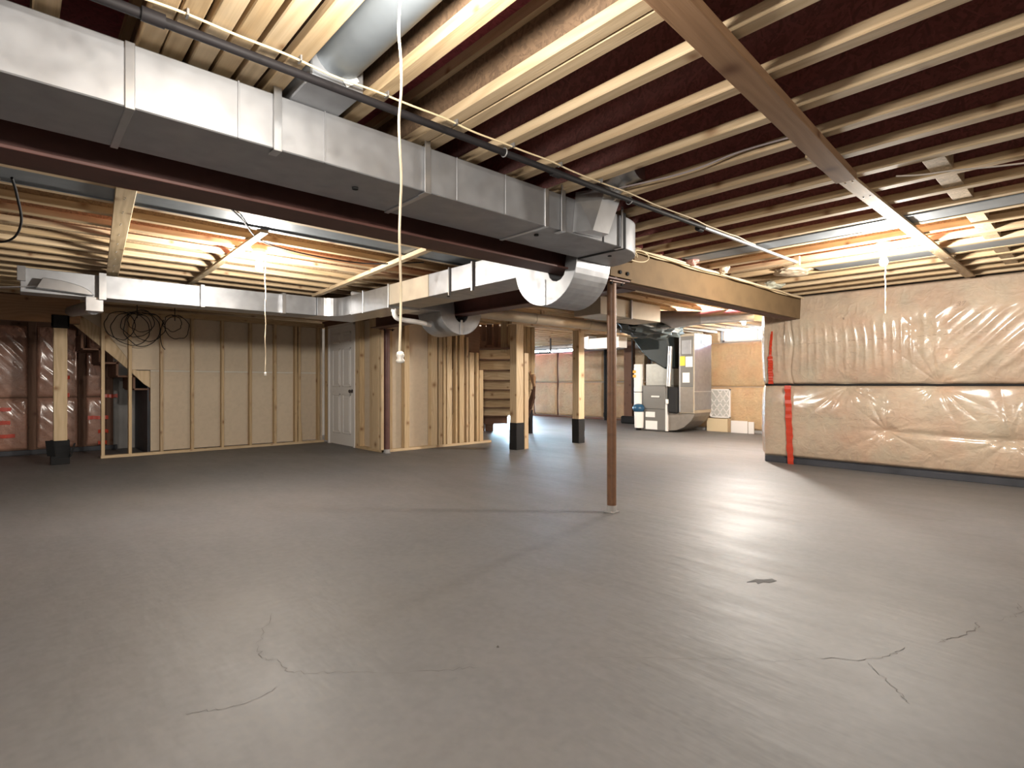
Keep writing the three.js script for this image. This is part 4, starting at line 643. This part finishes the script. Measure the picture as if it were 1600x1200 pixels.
  part(fx, 'pipe', rod([7.72, 4.15, 2.065], [8.05, 3.55, 2.085], 0.1, 24), galvShiny); part(fx, 'pipe', rod([8.05, 3.55, 2.085], [8.2, 3.3, 2.09], 0.1, 24), galvDusty); part(fx, 'collar', rod([8.03, 3.59, 2.083], [8.08, 3.5, 2.086], 0.104, 24), galvShiny);
  part(fx, 'taper', rod([7.35, 4.85, 2.04], [7.72, 4.15, 2.065], 0.17, 24, 0.1), galv);
  const wd = thing('daylit_duct', 'short pale duct with a curved end in the daylit back room', 'duct', [9.95, 7.8, 1.86]);
  part(wd, 'duct_section', box(9.8, 10.1, 7.2, 8.05, 1.86, 2.1, 0.004), whitePaint);  // galvanised duct drawn white: daylight on it put into the colour
  part(wd, 'elbow', prism('vy', [[8.06, 1.86], ...arc(8.06, 2.12, 0.26, -90, 0, 10), [8.06, 2.165]], 9.8, 10.1, 0.004), whitePaint); part(wd, 'round_pipe', rod([10.3, 8.2, 1.99], [10.3, 10.7, 2.0], 0.06, 18), galv);
  const dp = thing('drain_pipe', 'bent black pipe under the bright high window of the back room', 'pipe', [9.7, 9.3, 1.9]);
  part(dp, 'pipe', tube([[9.7, 10.4, 1.83], [9.7, 9.6, 1.83], [9.7, 9.22, 1.83], [9.7, 9.18, 1.85], [9.7, 9.18, 2.18]], 0.02, 50, 10), blackMat);
  const bp2 = thing('drain_pipe', 'thin black vertical pipe against the far wall left of the brown post', 'pipe', [12.6, 9.72, 0]);
  part(bp2, 'pipe', rod([12.6, 9.72, 0], [12.6, 9.72, 2.18], 0.055, 16), blackMat); part(bp2, 'coupling', rod([12.6, 9.72, 0.1], [12.6, 9.72, 0.22], 0.07, 16), blackMat);
  const dk = thing('wood_post', 'dark brown post against the far wall just right of the round brown post', 'post', [12.0, 8.5, 0]);
  part(dk, 'shaft', box(11.95, 12.1, 8.36, 8.62, 0, 2.18, 0.01), darkWood); part(dk, 'foot', box(11.9, 12.15, 8.25, 8.7, 0, 0.2, 0.03), blackMat);
}
// ---------------------------------------------------------------- filter and boards leaning on the far wall
{
  const U = 11.5, f = thing('air_filter', 'white pleated furnace filter with diamond mesh leaning on the far wall', 'filter', [U, 5.68, 0.3]);
  const L = 11.42, y0 = 0.305, y1 = 0.94, v0 = 5.45, v1 = 5.92;
  part(f, 'frame', [box(L, L + 0.04, v0, v1, y0, y0 + 0.03), box(L, L + 0.04, v0, v1, y1 - 0.03, y1), box(L, L + 0.04, v0, v0 + 0.03, y0, y1), box(L, L + 0.04, v1 - 0.03, v1, y0, y1)], whitePaint);
  part(f, 'pleated_media', box(L + 0.012, L + 0.03, v0 + 0.02, v1 - 0.02, y0 + 0.02, y1 - 0.02, 0), std({ color: lin(0.42, 0.42, 0.4), roughness: 0.9 }));
  const m = []; const W = v1 - v0 - 0.04, H = y1 - y0 - 0.04; for (let k = -3; k < 5; k++) for (const q of [-1, 1]) { let a = v0 + 0.02 + k * W / 3, b = a + q * H * 0.7; const ya = y0 + 0.02, c = (x) => clamp(x, v0 + 0.02, v1 - 0.02), t = (x) => (x - a) / (b - a); const s0 = clamp(t(c(a)), 0, 1), s1 = clamp(t(c(b)), 0, 1); if (Math.abs(s1 - s0) > 0.05 && c(a) !== c(b)) m.push(beam3([L + 0.008, lerp(a, b, s0), ya + H * s0], [L + 0.008, lerp(a, b, s1), ya + H * s1], 0.006, 0.02, 0.001)); }
  part(f, 'diamond_mesh', m, whitePaint).userData.kind = 'stuff';
  const b = (label, v0, v1, h, du, mat) => { const o = thing('leaning_board', label, 'board', [L, (v0 + v1) / 2, 0], 'boards leaning on the far wall'); part(o, 'board', box(L + du, L + du + 0.02, v0, v1, 0, h, 0.003), mat); part(o, 'edge_strip', box(L + du - 0.004, L + du, v0, v0 + 0.03, 0.004, h - 0.004, 0.001), mat); };
  b('beige board under the white filter on the far wall', 5.5, 5.98, 0.29, -0.02, std({ color: lin(0.6, 0.5, 0.33), roughness: 0.8 }));
  b('narrow brown board end between the beige and the white board', 5.4, 5.5, 0.3, 0.0, std({ color: lin(0.35, 0.25, 0.15), roughness: 0.8 }));
  b('white board standing on the floor right of the beige board', 5.06, 5.42, 0.26, -0.03, whitePaint);
  b('narrow white board at the right end of the row by the far wall', 4.93, 5.05, 0.25, -0.02, whitePaint);
}

renderer.render(scene, camera);
